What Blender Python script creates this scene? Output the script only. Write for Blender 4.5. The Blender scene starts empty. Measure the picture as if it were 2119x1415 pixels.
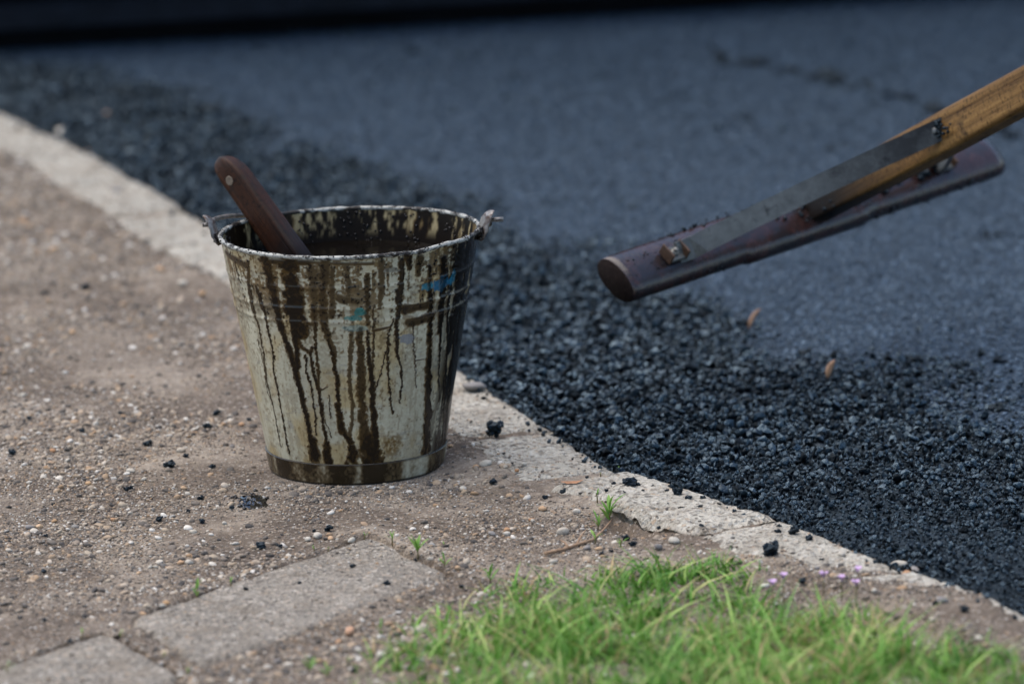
import bpy, math, random
import numpy as np
from mathutils import Vector, Matrix

rng = np.random.default_rng(7)
random.seed(7)
S = bpy.context.scene
COL = S.collection
R_ = math.radians

# ------------------------------------------------------------------ camera
CAM = np.array([0.0, -6.4444, 1.5421])
YAW, PITCH, ROLL = R_(1.6408), R_(12.2842), R_(-1.6496)
LENS = 200.0
fwd = np.array([math.sin(YAW)*math.cos(PITCH), math.cos(YAW)*math.cos(PITCH), -math.sin(PITCH)])
rgt = np.array([math.cos(YAW), -math.sin(YAW), 0.0])
upv = np.cross(rgt, fwd)
rgt, upv = math.cos(ROLL)*rgt + math.sin(ROLL)*upv, -math.sin(ROLL)*rgt + math.cos(ROLL)*upv
cd = bpy.data.cameras.new('camera')
cam = bpy.data.objects.new('camera', cd); COL.objects.link(cam)
cam.matrix_world = Matrix(((rgt[0], upv[0], -fwd[0], CAM[0]), (rgt[1], upv[1], -fwd[1], CAM[1]),
                           (rgt[2], upv[2], -fwd[2], CAM[2]), (0, 0, 0, 1)))
cd.lens = LENS; cd.sensor_width = 36.0; cd.clip_start = 0.1; cd.clip_end = 500
cd.dof.use_dof = True; cd.dof.focus_distance = 6.42; cd.dof.aperture_fstop = 4.0
cd.dof.aperture_blades = 9
S.camera = cam

# ------------------------------------------------------------------ world, sun, exposure
SUN_EL, SUN_AZ = R_(70), R_(-70)          # azimuth from +Y, clockwise; soft overcast sun from the left
w = bpy.data.worlds.new('World'); S.world = w; w.use_nodes = True
nt = w.node_tree; nt.nodes.clear()
sky = nt.nodes.new('ShaderNodeTexSky'); sky.sky_type = 'NISHITA'; sky.sun_disc = False
sky.sun_elevation = SUN_EL; sky.sun_rotation = SUN_AZ
sky.air_density = 1.0; sky.dust_density = 0.9; sky.ozone_density = 1.9
bg = nt.nodes.new('ShaderNodeBackground'); bg.inputs['Strength'].default_value = 0.09
wo = nt.nodes.new('ShaderNodeOutputWorld')
nt.links.new(sky.outputs[0], bg.inputs[0]); nt.links.new(bg.outputs[0], wo.inputs[0])
sd_ = bpy.data.lights.new('sun', 'SUN'); sun = bpy.data.objects.new('sun', sd_); COL.objects.link(sun)
sd_.energy = 1.5; sd_.angle = R_(80); sd_.color = (1.0, 0.90, 0.78)
sdir = Vector((math.sin(SUN_AZ)*math.cos(SUN_EL), math.cos(SUN_AZ)*math.cos(SUN_EL), math.sin(SUN_EL)))
sun.rotation_euler = sdir.to_track_quat('Z', 'Y').to_euler()
sun.location = (0, 0, 10)
S.view_settings.view_transform = 'Standard'; S.view_settings.look = 'None'
S.view_settings.exposure = 1.6; S.view_settings.gamma = 1.0; S.view_settings.use_curve_mapping = False
S.render.engine = 'CYCLES'
S.cycles.use_denoising = True
S.cycles.max_bounces = 6; S.cycles.diffuse_bounces = 3; S.cycles.glossy_bounces = 3
S.cycles.sample_clamp_indirect = 4

# ------------------------------------------------------------------ pixel helpers (photo is 2119 x 1415)
FP = LENS/36*2119
def ray(px, py):
    return fwd + (px-1059.5)/FP*rgt - (py-707.5)/FP*upv
def at_z(px, py, z=0.0):
    d = ray(px, py); return CAM + d*(z-CAM[2])/d[2]
def at_y(px, py, y):
    d = ray(px, py); return CAM + d*(y-CAM[1])/d[1]
def at_depth(px, py, t):
    return CAM + ray(px, py)*t
def nrm(v): return np.asarray(v, float)/np.linalg.norm(v)

# ------------------------------------------------------------------ noise
def vnoise(x, y, sc, seed=0):
    x = np.asarray(x, float)*sc + 1000.5 + seed*17.13; y = np.asarray(y, float)*sc + 1000.5 + seed*7.77
    xi = np.floor(x).astype(np.int64); yi = np.floor(y).astype(np.int64)
    fx = x-xi; fy = y-yi; fx = fx*fx*(3-2*fx); fy = fy*fy*(3-2*fy)
    def h(a, b):
        n = (a*374761393 + b*668265263 + seed*974711) & 0x7fffffff
        n = ((n ^ (n >> 13))*1274126177) & 0x7fffffff
        n = (n ^ (n >> 16)) & 0x7fffffff
        return (n % 65536)/65535.0
    return (h(xi, yi)*(1-fx)+h(xi+1, yi)*fx)*(1-fy) + (h(xi, yi+1)*(1-fx)+h(xi+1, yi+1)*fx)*fy
def fbm(x, y, sc, seed=0, o=4, g=0.5):
    v = 0; a = 1; t = 0
    for i in range(o):
        v = v + a*vnoise(x, y, sc*2**i, seed+i); t += a; a *= g
    return v/t
def sstep(a, b, x):
    t = np.clip((x-a)/(b-a), 0, 1); return t*t*(3-2*t)
def signed_dist(x, y, P):
    """distance to an open polyline P; positive to the right of its direction"""
    best = np.full(x.shape, 1e9); sg = np.ones(x.shape)
    for (a, b) in zip(P[:-1], P[1:]):
        a = np.asarray(a); b = np.asarray(b); e = b-a
        t = np.clip(((x-a[0])*e[0]+(y-a[1])*e[1])/(e@e), 0, 1)
        dx = x-a[0]-t*e[0]; dy = y-a[1]-t*e[1]
        d = np.hypot(dx, dy); c = -(e[0]*dy-e[1]*dx)
        m = d < best-1e-9
        best = np.where(m, d, best); sg = np.where(m, np.where(c >= 0, 1, -1), sg)
    return best*sg
def in_poly(x, y, P):
    r = np.zeros(x.shape, bool); j = len(P)-1
    for i in range(len(P)):
        xi, yi = P[i]; xj, yj = P[j]
        c = ((yi > y) != (yj > y)) & (x < (xj-xi)*(y-yi)/((yj-yi) or 1e-12)+xi)
        r ^= c; j = i
    return r

# ------------------------------------------------------------------ material helpers
class NT:
    def __init__(s, name):
        s.m = bpy.data.materials.new(name); s.m.use_nodes = True; s.t = s.m.node_tree; s.t.nodes.clear()
        s.out = s.n('ShaderNodeOutputMaterial'); s.b = s.n('ShaderNodeBsdfPrincipled')
        s.l(s.b.outputs[0], s.out.inputs[0])
    def n(s, k, **kw):
        o = s.t.nodes.new(k)
        for a, v in kw.items(): setattr(o, a, v)
        return o
    def l(s, a, b): s.t.links.new(a, b)
    def set(s, node, name, v):
        if hasattr(v, 'is_output') or isinstance(v, bpy.types.NodeSocket): s.l(v, node.inputs[name])
        else: node.inputs[name].default_value = v
    def p(s, **kw):
        for k, v in kw.items(): s.set(s.b, k.replace('_', ' '), v)
    def coord(s, kind='Object'): return s.n('ShaderNodeTexCoord').outputs[kind]
    def pos(s): return s.n('ShaderNodeNewGeometry').outputs['Position']
    def attr(s, name, out='Color', typ='GEOMETRY'):
        a = s.n('ShaderNodeAttribute'); a.attribute_name = name; a.attribute_type = typ; return a.outputs[out]
    def noise(s, vec, scale, detail=4, rough=.6, out='Fac', dist=0):
        o = s.n('ShaderNodeTexNoise'); s.set(o, 'Vector', vec); s.set(o, 'Scale', scale)
        s.set(o, 'Detail', detail); s.set(o, 'Roughness', rough); s.set(o, 'Distortion', dist); return o.outputs[out]
    def vor(s, vec, scale, out='Distance', feature='F1', rnd=1.0):
        o = s.n('ShaderNodeTexVoronoi'); o.feature = feature; s.set(o, 'Vector', vec); s.set(o, 'Scale', scale)
        s.set(o, 'Randomness', rnd); return o.outputs[out]
    def scale(s, vec, v):
        o = s.n('ShaderNodeMapping'); s.set(o, 'Vector', vec); o.inputs['Scale'].default_value = v; return o.outputs[0]
    def ramp(s, fac, stops, interp='LINEAR'):
        o = s.n('ShaderNodeValToRGB'); o.color_ramp.interpolation = interp; e = o.color_ramp.elements
        while len(e) < len(stops): e.new(0.5)
        for i, (p_, c) in enumerate(stops):
            e[i].position = p_
            e[i].color = (c, c, c, 1) if isinstance(c, (int, float)) else (*c, 1)
        s.set(o, 'Fac', fac); return o.outputs[0]
    def mix(s, f, a, b, mode='MIX'):
        o = s.n('ShaderNodeMix'); o.data_type = 'RGBA'; o.blend_type = mode
        for k, v in ((0, f), (6, a), (7, b)):
            if isinstance(v, bpy.types.NodeSocket): s.l(v, o.inputs[k])
            elif k == 0: o.inputs[0].default_value = v
            else: o.inputs[k].default_value = (*v, 1) if len(v) == 3 else v
        return o.outputs[2]
    def math(s, op, a, b=0.0, clamp=False):
        o = s.n('ShaderNodeMath'); o.operation = op; o.use_clamp = clamp
        for k, v in ((0, a), (1, b)):
            if isinstance(v, bpy.types.NodeSocket): s.l(v, o.inputs[k])
            else: o.inputs[k].default_value = v
        return o.outputs[0]
    def bump(s, h, strength=.5, dist=.002, prev=None):
        o = s.n('ShaderNodeBump'); s.set(o, 'Height', h); s.set(o, 'Strength', strength); s.set(o, 'Distance', dist)
        if prev is not None: s.l(prev, o.inputs['Normal'])
        s.l(o.outputs[0], s.b.inputs['Normal']); return o.outputs[0]

def M_dirt():
    t = NT('dirt'); v = t.pos()
    a = t.noise(v, 5, 6, .62); b = t.noise(v, 60, 6, .7); c = t.noise(v, 420, 3, .6)
    base = t.ramp(a, [(.36, (.065, .048, .034)), (.47, (.165, .128, .092)), (.58, (.36, .30, .23))])
    base = t.mix(t.ramp(t.noise(v, 2.3, 3, .5), [(.40, .55), (.58, 0.0)]), base, (.085, .062, .044))
    base = t.mix(t.ramp(b, [(.35, .75), (.6, 0.0)]), base, (.115, .088, .066))
    g = t.vor(v, 330, 'Color')
    gs = t.n('ShaderNodeSeparateColor'); t.l(g, gs.inputs[0])
    base = t.mix(t.ramp(gs.outputs[0], [(.70, 0.0), (.86, .75)]), base, t.ramp(gs.outputs[1], [(0, (.10, .085, .075)), (.45, (.27, .215, .165)), (.8, (.42, .38, .32)), (1, (.30, .19, .11))]))
    t.p(Base_Color=base, Roughness=.9); t.b.inputs['Specular IOR Level'].default_value = .25
    n1 = t.bump(c, .7, .0025); n2 = t.bump(b, .8, .008, n1)
    t.bump(t.vor(v, 330), .6, .003, n2)
    return t.m
def M_pebble(name, stops, rough=.75):
    t = NT(name); r = t.n('ShaderNodeObjectInfo').outputs['Random']
    c = t.ramp(r, stops)
    n = t.noise(t.coord(), 3, 4)
    c = t.mix(t.ramp(n, [(.4, 0.0), (.75, .5)]), c, (.16, .13, .10))
    t.p(Base_Color=c, Roughness=rough); t.b.inputs['Specular IOR Level'].default_value = .35
    t.bump(t.noise(t.coord(), 5, 4), .35, .0012)
    return t.m
def M_concrete(name='concrete', tone=(.40, .375, .33), dark=.75, gs_=190, wht=(.56, .53, .47)):
    t = NT(name); v = t.pos()
    a = t.noise(v, 9, 5, .65); b = t.noise(v, 140, 4, .7)
    dk = tuple(x*dark for x in tone); so = t.noise(v, 22, 5, .7)
    c = t.mix(t.ramp(a, [(.35, 0.0), (.65, 1.0)]), dk, tone)
    g = t.vor(v, gs_, 'Color'); gs = t.n('ShaderNodeSeparateColor'); t.l(g, gs.inputs[0])
    c = t.mix(t.ramp(gs.outputs[0], [(.45, 0.0), (.7, .85)]), c, t.ramp(gs.outputs[1], [(0, (.10, .085, .07)), (.4, tuple(x*.8 for x in tone)), (.75, wht), (1, (.36, .26, .17))]))
    c = t.mix(t.ramp(so, [(.47, 0.0), (.66, .55)]), c, (.20, .16, .115))
    c = t.mix(t.ramp(b, [(.34, .9), (.47, 0.0)]), c, (.085, .072, .055))
    t.p(Base_Color=c, Roughness=.88); t.b.inputs['Specular IOR Level'].default_value = .25
    n1 = t.bump(b, 1.0, .006); t.bump(t.vor(v, gs_), .8, .004, n1)
    return t.m
def M_asphalt(name, base=.018, rough=(.42, .62), inst=False, wet=0):
    t = NT(name); t.b.inputs['Specular Tint'].default_value = (.56, .82, 1.0, 1)     # blue sky sheen put into the specular tint and base colours
    if inst:
        r = t.n('ShaderNodeObjectInfo').outputs['Random']
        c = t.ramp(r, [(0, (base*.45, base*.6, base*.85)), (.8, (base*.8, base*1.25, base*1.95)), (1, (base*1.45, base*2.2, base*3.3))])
        wet_ = t.math('ADD', t.math('MULTIPLY', r, .6), t.math('MULTIPLY', t.noise(t.pos(), 28, 4, .7), .6))
        t.p(Base_Color=c, Roughness=t.ramp(r, [(0, rough[1]), (1, rough[0])]))
        if wet: t.l(t.ramp(wet_, [(.36, .08 if wet >= 1 else .32), (.68, wet)]), t.b.inputs['Specular IOR Level'])
        t.bump(t.noise(t.coord(), 3.2, 4, .6), .7, .0018)
    else:
        v = t.pos(); a = t.noise(v, 3, 5); b = t.noise(v, 230, 5, .7)
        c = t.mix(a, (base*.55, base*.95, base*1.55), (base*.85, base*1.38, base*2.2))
        t.p(Base_Color=c, Roughness=t.ramp(t.noise(v, 14, 4), [(.3, rough[0]), (.7, rough[1])]))
        n1 = t.bump(b, .9, .005); t.bump(t.vor(v, 150), .8, .006, n1)
    return t.m
def M_attr(name, rough='tar', metal=0.0, bump=.0006):
    """colour painted per vertex (stains with shapes of their own); tar is glossy, paint is duller"""
    t = NT(name); c = t.attr('stain'); m = t.attr('tar', 'Fac')
    fine = t.noise(t.coord(), 300, 3)
    c = t.mix(.18, c, t.mix(t.ramp(fine, [(.3, 0.0), (.7, 1.0)]), (.25, .2, .13), (.85, .86, .84)), 'OVERLAY')
    t.p(Base_Color=c, Roughness=t.ramp(m, [(0, .55), (.5, .42), (1, .25)]), Metallic=metal); t.b.inputs['Specular IOR Level'].default_value = .32
    n1 = t.bump(m, .6, .0012); t.bump(t.noise(t.coord(), 160, 4), .35, bump, n1)
    return t.m
def M_simple(name, col, rough=.5, metal=0.0, nscale=60, var=.35, bump=.3, bdist=.001, dark=None, dth=(.5, .62), spec=.5, tarred=False):
    t = NT(name); t.b.inputs['Specular IOR Level'].default_value = spec; v = t.coord(); n = t.noise(v, nscale, 5, .65)
    c = t.mix(t.ramp(n, [(.3, 0.0), (.7, 1.0)]), tuple(x*(1-var) for x in col), tuple(min(1, x*(1+var)) for x in col))
    if dark: c = t.mix(t.ramp(t.noise(v, nscale*.5, 6, .7, dist=.4), [(dth[0], 0.0), (dth[1], 1.0)]), c, dark)
    if tarred: c = t.mix(t.math('MULTIPLY', t.attr('tar', 'Fac'), t.ramp(t.noise(v, 26, 5, .7), [(.30, .45), (.52, 1.0)])), c, (.010, .009, .009))
    t.p(Base_Color=c, Roughness=rough, Metallic=metal)
    if bump: t.bump(n, bump, bdist)
    return t.m
def M_wood(name, light, dark, tar=.5, gsc=(260, 160, 5)):
    t = NT(name); v = t.attr('lc', 'Vector')
    g = t.noise(t.scale(v, gsc), 1, 5, .7, dist=.2)
    c = t.ramp(g, [(.30, dark), (.5, tuple((a+b)/2 for a, b in zip(light, dark))), (.72, light)])
    cr = t.noise(t.scale(v, (140, 140, 420)), 1, 4, .7)
    c = t.mix(t.ramp(cr, [(.36, .85), (.47, 0.0)]), c, tuple(x*.28 for x in dark))
    bl = t.noise(t.scale(v, (26, 26, 20)), 1, 5, .7)
    c = t.mix(t.ramp(bl, [(tar, 0.0), (tar+.13, .9)]), c, (.012, .009, .007))
    d = t.attr('tar', 'Fac'); c = t.mix(d, c, (.006, .005, .005))
    t.p(Base_Color=c, Roughness=.5); t.b.inputs['Specular IOR Level'].default_value = .14; t.bump(g, .8, .0015)
    return t.m
def M_leaf(name, stops):
    t = NT(name); c = t.attr('tint', 'Fac'); col = t.ramp(c, stops)
    t.p(Base_Color=col, Roughness=.5); t.b.inputs['Specular IOR Level'].default_value = .3
    tr = t.n('ShaderNodeBsdfTranslucent'); t.l(col, tr.inputs[0])
    mx = t.n('ShaderNodeMixShader'); mx.inputs[0].default_value = .22
    t.l(t.b.outputs[0], mx.inputs[1]); t.l(tr.outputs[0], mx.inputs[2]); t.l(mx.outputs[0], t.out.inputs[0])
    return t.m

MAT = {}
MAT['dirt'] = M_dirt()
MAT['gravel'] = M_pebble('gravel', [(0, (.03, .028, .027)), (.18, (.10, .085, .07)), (.42, (.21, .165, .122)), (.62, (.36, .295, .215)), (.78, (.30, .185, .095)), (.86, (.50, .45, .37)), (.93, (.60, .56, .49)), (1, (.022, .022, .024))])
MAT['pale'] = M_pebble('pale_pebble', [(0, (.38, .34, .27)), (.5, (.46, .42, .35)), (1, (.33, .27, .20))])
MAT['ochre'] = M_pebble('ochre_pebble', [(0, (.42, .25, .12)), (.5, (.50, .34, .20)), (1, (.36, .18, .08))])
MAT['greyp'] = M_pebble('grey_pebble', [(0, (.16, .15, .145)), (.5, (.24, .22, .20)), (1, (.12, .12, .125))])
MAT['concrete'] = M_concrete('concrete', (.48, .445, .37), .74, 190, (.56, .53, .46))
MAT['slab'] = M_concrete('slab_concrete', (.30, .265, .215), .68, 240, (.52, .47, .40))
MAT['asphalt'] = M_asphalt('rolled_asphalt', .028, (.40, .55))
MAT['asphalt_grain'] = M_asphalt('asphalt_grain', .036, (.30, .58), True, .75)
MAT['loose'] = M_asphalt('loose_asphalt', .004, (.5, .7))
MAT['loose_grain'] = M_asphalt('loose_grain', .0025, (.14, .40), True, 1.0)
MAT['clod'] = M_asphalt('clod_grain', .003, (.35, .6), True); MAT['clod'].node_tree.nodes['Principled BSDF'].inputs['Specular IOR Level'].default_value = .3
MAT['bucket'] = M_attr('stained_enamel')
MAT['rim'] = M_simple('worn_rim', (.33, .325, .29), .5, .2, 120, .45, .6, .0015, (.012, .009, .006), (.46, .55), spec=.35)
MAT['ear'] = M_simple('ear_steel', (.20, .185, .17), .5, .4, 150, .5, .6, .001, (.05, .025, .014), (.46, .56))
MAT['wire'] = M_simple('wire', (.22, .20, .18), .5, .6, 200, .5, .6, .001, (.02, .015, .012), (.5, .58))
MAT['tar'] = M_simple('tar', (.004, .003, .002), .10, 0, 40, .4, .3, .002, spec=.35)
MAT['tar_crust'] = M_simple('tar_crust', (.008, .006, .005), .25, 0, 200, .5, .6, .002, spec=.4)
MAT['end_grain'] = M_simple('end_grain', (.010, .006, .005), .8, 0, 200, .5, .6, .002, spec=.1)
MAT['brush'] = M_wood('brush_wood', (.050, .017, .006), (.009, .0035, .002), .50)
MAT['plug'] = M_simple('plug', (.10, .075, .05), .7, 0, 400, .4, .6, .001)
MAT['bristle'] = M_simple('bristle', (.01, .008, .006), .4)
MAT['handle'] = M_wood('handle_wood', (.30, .165, .055), (.045, .020, .006), .56, (120, 120, 4))
MAT['board'] = M_simple('lute_board', (.032, .014, .012), .27, 0, 60, .5, .6, .002, (.014, .011, .012), (.42, .58))
MAT['strut'] = M_simple('strut_steel', (.085, .09, .088), .45, .3, 70, .3, .5, .001, (.02, .02, .02), (.56, .70), .35, True)
MAT['bolt'] = M_simple('bolt_steel', (.20, .19, .165), .5, .5, 300, .3, .3, .001)
MAT['rust'] = M_simple('rusty_plate', (.055, .028, .014), .6, .2, 200, .5, .5, .001)
MAT['machine'] = M_simple('machine_black', (.003, .0034, .0045), .9, 0, 12, .4, .4, .003, spec=.08)
MAT['machine_plate'] = M_simple('machine_plate', (.006, .008, .012), .7, 0, 20, .4, .4, .003, spec=.15)
MAT['grass'] = M_leaf('grass_blade', [(0, (.04, .13, .014)), (.4, (.125, .29, .036)), (.7, (.25, .42, .085)), (.85, (.42, .45, .15)), (1, (.40, .29, .14))])
MAT['weed'] = M_leaf('weed_leaf', [(0, (.07, .19, .022)), (.6, (.14, .29, .045)), (1, (.22, .33, .07))])
MAT['petal'] = M_simple('petal', (.50, .33, .52), .6, 0, 300, .25, 0)
MAT['stem'] = M_simple('stem', (.14, .11, .04), .7, 0, 300, .3, .3)
MAT['twig'] = M_simple('twig', (.26, .16, .09), .75, 0, 200, .4, .5)
MAT['seed'] = M_simple('seed', (.36, .20, .11), .6, 0, 250, .4, .4, .001)
MAT['leaf'] = M_simple('dry_leaf', (.30, .14, .06), .6, 0, 250, .4, .4, .001)

# ------------------------------------------------------------------ mesh helpers
def np_mesh(name, V, F, mats=(), smooth=True, attrs=None, mi=None):
    """V: (n,3); F: list of (m,k) index arrays"""
    me = bpy.data.meshes.new(name)
    V = np.asarray(V, np.float32)
    if not isinstance(F, (list, tuple)): F = [F]
    F = [np.asarray(f, np.int32) for f in F if len(f)]
    me.vertices.add(len(V)); me.vertices.foreach_set('co', V.ravel())
    loops = np.concatenate([f.ravel() for f in F])
    tot = np.concatenate([np.full(len(f), f.shape[1], np.int32) for f in F])
    st = np.concatenate([[0], np.cumsum(tot)[:-1]]).astype(np.int32)
    me.loops.add(len(loops)); me.loops.foreach_set('vertex_index', loops)
    me.polygons.add(len(tot)); me.polygons.foreach_set('loop_start', st); me.polygons.foreach_set('loop_total', tot)
    me.polygons.foreach_set('use_smooth', np.full(len(tot), smooth))
    for m in mats: me.materials.append(m)
    if mi is not None: me.polygons.foreach_set('material_index', np.asarray(mi, np.int32))
    for k, (typ, a) in (attrs or {}).items():
        at = me.attributes.new(k, typ, 'POINT'); a = np.asarray(a, np.float32)
        if typ == 'FLOAT': at.data.foreach_set('value', a.ravel())
        elif typ == 'FLOAT_VECTOR': at.data.foreach_set('vector', a.ravel())
        else:
            if a.shape[1] == 3: a = np.concatenate([a, np.ones((len(a), 1), np.float32)], 1)
            at.data.foreach_set('color', a.ravel())
    me.update(calc_edges=True); me.validate()
    return me
def link(name, me, parent=None, loc=(0, 0, 0)):
    o = bpy.data.objects.new(name, me); COL.objects.link(o)
    if parent is not None: o.parent = parent
    o.location = loc; return o
def tag(o, label, cat=None, group=None, kind=None):
    o['label'] = label
    if cat: o['category'] = cat
    if group: o['group'] = group
    if kind: o['kind'] = kind
    return o
def empty(name, loc, label, cat, group=None):
    e = bpy.data.objects.new(name, None); COL.objects.link(e); e.location = loc; e.empty_display_size = .05
    tag(e, label, cat, group); return e
def part(name, V, F, mat, parent, smooth=True, attrs=None):
    """world-space vertices, stored relative to the parent's location"""
    V = np.asarray(V, float)
    if parent is not None:
        off = np.array(parent.location); q = parent.parent
        while q is not None: off = off+np.array(q.location); q = q.parent
        V = V-off
    return link(name, np_mesh(name, V, F, [mat], smooth, attrs), parent)
def grid_faces(nu, nv, wrap_u=False):
    i, j = np.meshgrid(np.arange(nu if wrap_u else nu-1), np.arange(nv-1), indexing='ij')
    i2 = (i+1) % nu
    return np.stack([i*nv+j, i2*nv+j, i2*nv+j+1, i*nv+j+1], -1).reshape(-1, 4)
def tube(P, rad, k=10, cap=True):
    P = np.asarray(P, float); n = len(P); rad = np.broadcast_to(rad, (n,))
    T = np.gradient(P, axis=0); T /= np.linalg.norm(T, axis=1)[:, None]
    u = np.cross(T[0], [0, 0, 1.]);
    if np.linalg.norm(u) < .1: u = np.cross(T[0], [0, 1., 0])
    V = []
    for i in range(n):
        u = u-T[i]*(u@T[i]); u /= np.linalg.norm(u); v = np.cross(T[i], u)
        a = np.arange(k)/k*2*np.pi
        V.append(P[i]+rad[i]*(np.cos(a)[:, None]*u+np.sin(a)[:, None]*v))
    V = np.concatenate(V)
    F = [np.array([[i*k+j, i*k+(j+1) % k, (i+1)*k+(j+1) % k, (i+1)*k+j] for i in range(n-1) for j in range(k)])]
    if cap: F.append(np.array([list(range(k))[::-1], [(n-1)*k+j for j in range(k)]]))
    return V, F
def loft(secs, cap=True):
    """secs: (n,k,3) closed rings"""
    secs = np.asarray(secs, float); n, k, _ = secs.shape
    V = secs.reshape(-1, 3)
    F = [np.array([[i*k+j, i*k+(j+1) % k, (i+1)*k+(j+1) % k, (i+1)*k+j] for i in range(n-1) for j in range(k)])]
    if cap: F.append(np.array([list(range(k))[::-1], [(n-1)*k+j for j in range(k)]]))
    return V, F
def bbox(c, ax, ay, az, hx, hy, hz, bev=.0015):
    """bevelled box with axes"""
    c = np.asarray(c, float); k = []
    pts = []
    for (s, e) in ((-1, -1), (1, -1), (1, 1), (-1, 1)):
        pts.append((s, e))
    ring = []
    for i, (sx, sy) in enumerate(pts):
        a = (sx*(hx-bev), sy*hy); b = (sx*hx, sy*(hy-bev))
        ring += [a, b] if i in (1, 3) and False else ([b, a] if (sx*sy > 0) == False and False else [a, b])
    # order the octagon by angle
    ring = sorted(ring, key=lambda p: math.atan2(p[1]/hy, p[0]/hx))
    secs = []
    for z, s in ((-hz, bev), (-hz+bev, 0), (hz-bev, 0), (hz, bev)):
        secs.append([c+ax*(x*(1-s/hx))+ay*(y*(1-s/hy))+az*z for x, y in ring])
    return loft(secs)
def ico(sub=2):
    import bmesh
    bm = bmesh.new(); bmesh.ops.create_icosphere(bm, subdivisions=sub, radius=1.0)
    V = np.array([v.co[:] for v in bm.verts]); F = np.array([[v.index for v in f.verts] for f in bm.faces]); bm.free()
    return V, F
IV1, IF1 = ico(1); IV2, IF2 = ico(2); IV3, IF3 = ico(3)
def rock_mesh(name, mat, seed, rough=.25, sub=2, flat=.75, facet=False, lumps=0.0):
    V, F = {1: (IV1, IF1), 2: (IV2, IF2), 3: (IV3, IF3)}[sub]
    r = np.random.default_rng(seed); V = V.copy(); d = np.zeros(len(V))
    for i in range(9):                                   # random planes cut the ball into a stone
        n = nrm(r.normal(size=3)); h = .55+.4*r.random()
        s = V@n; V = V-np.outer(np.clip(s-h, 0, None)*.85, n)
    for i in range(6):
        n = r.normal(size=3)*(2.2+i); d += np.sin(V@n+r.random()*6)*rough/(1.6+i)
    if lumps:
        C = r.normal(size=(22 if lumps < .3 else 34, 3)); C /= np.linalg.norm(C, axis=1)[:, None]
        for c in C: d += lumps*np.exp(-((V-c)**2).sum(1)/(.045 if lumps < .3 else .03))*(.4+.9*r.random())
    V = V*(1+d)[:, None]*np.array([1, .8+.3*r.random(), flat])
    return np_mesh(name, V, [F], [mat], not facet)

def scatter(name, P, rot, scl, meshes, label, kind='stuff', cat=None):
    me = np_mesh_points(name, P, rot, scl, len(meshes))
    o = link(name, me)
    c = bpy.data.collections.new(name+'_variants')
    for i, m in enumerate(meshes):
        v = bpy.data.objects.new(name+'_variant', m); c.objects.link(v)
    g = bpy.data.node_groups.new(name+'_nodes', 'GeometryNodeTree')
    g.interface.new_socket('Geometry', in_out='INPUT', socket_type='NodeSocketGeometry')
    g.interface.new_socket('Geometry', in_out='OUTPUT', socket_type='NodeSocketGeometry')
    a = g.nodes.new('NodeGroupInput'); b = g.nodes.new('NodeGroupOutput')
    iop = g.nodes.new('GeometryNodeInstanceOnPoints'); ci = g.nodes.new('GeometryNodeCollectionInfo')
    ci.inputs['Collection'].default_value = c; ci.inputs['Separate Children'].default_value = True
    ci.inputs['Reset Children'].default_value = True
    iop.inputs['Pick Instance'].default_value = True
    def na(nm, typ):
        n = g.nodes.new('GeometryNodeInputNamedAttribute'); n.data_type = typ; n.inputs['Name'].default_value = nm; return n.outputs[0]
    e2r = g.nodes.new('FunctionNodeEulerToRotation')
    L = g.links.new
    L(a.outputs[0], iop.inputs['Points']); L(ci.outputs[0], iop.inputs['Instance'])
    L(na('vi', 'INT'), iop.inputs['Instance Index']); L(na('rot', 'FLOAT_VECTOR'), e2r.inputs[0])
    L(e2r.outputs[0], iop.inputs['Rotation']); L(na('scl', 'FLOAT_VECTOR'), iop.inputs['Scale'])
    L(iop.outputs[0], b.inputs[0])
    md = o.modifiers.new('scatter', 'NODES'); md.node_group = g
    tag(o, label, cat, kind=kind); return o
def np_mesh_points(name, P, rot, scl, nv):
    me = bpy.data.meshes.new(name); P = np.asarray(P, np.float32)
    me.vertices.add(len(P)); me.vertices.foreach_set('co', P.ravel())
    for k, a in (('rot', rot), ('scl', scl)):
        at = me.attributes.new(k, 'FLOAT_VECTOR', 'POINT'); at.data.foreach_set('vector', np.asarray(a, np.float32).ravel())
    at = me.attributes.new('vi', 'INT', 'POINT'); at.data.foreach_set('value', rng.integers(0, nv, len(P)).astype(np.int32))
    me.update(); return me
def jitter_pts(x0, x1, y0, y1, sp):
    xs = np.arange(x0, x1, sp); ys = np.arange(y0, y1, sp)
    X, Y = np.meshgrid(xs, ys); X = X+rng.uniform(-.5, .5, X.shape)*sp; Y = Y+rng.uniform(-.5, .5, Y.shape)*sp
    return X.ravel(), Y.ravel()
def rrot(n, tilt=math.pi):
    return np.stack([rng.uniform(-tilt, tilt, n), rng.uniform(-tilt, tilt, n), rng.uniform(0, 6.283, n)], -1)

# ------------------------------------------------------------------ layout lines (world metres)
def PX(L, z=0.0): return [tuple(at_z(x, y, z)[:2]) for x, y in L]
KOUT_PX = [(0, 225), (150, 290), (370, 420), (560, 528), (700, 610), (940, 750), (1000, 790), (1140, 880), (1270, 964), (1345, 983), (1410, 1001), (1500, 1034), (1576, 1056), (1715, 1106), (1821, 1149), (1917, 1188), (2038, 1227), (2119, 1268)]
KTOP = .010
KOUT = PX(KOUT_PX, KTOP)
d0 = np.array(KOUT[0])-np.array(KOUT[1]); d0 = nrm(d0)
dN = nrm(np.array(KOUT[-1])-np.array(KOUT[-2]))
KOUT = [tuple(np.array(KOUT[0])+d0*40), tuple(np.array(KOUT[0])+d0*3.2)] + KOUT + [tuple(np.array(KOUT[-1])+dN*2.4), tuple(np.array(KOUT[-1])+dN*40)]
KOUT_N = KOUT[::-1]                                     # near -> far, so that "right" is the road
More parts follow.
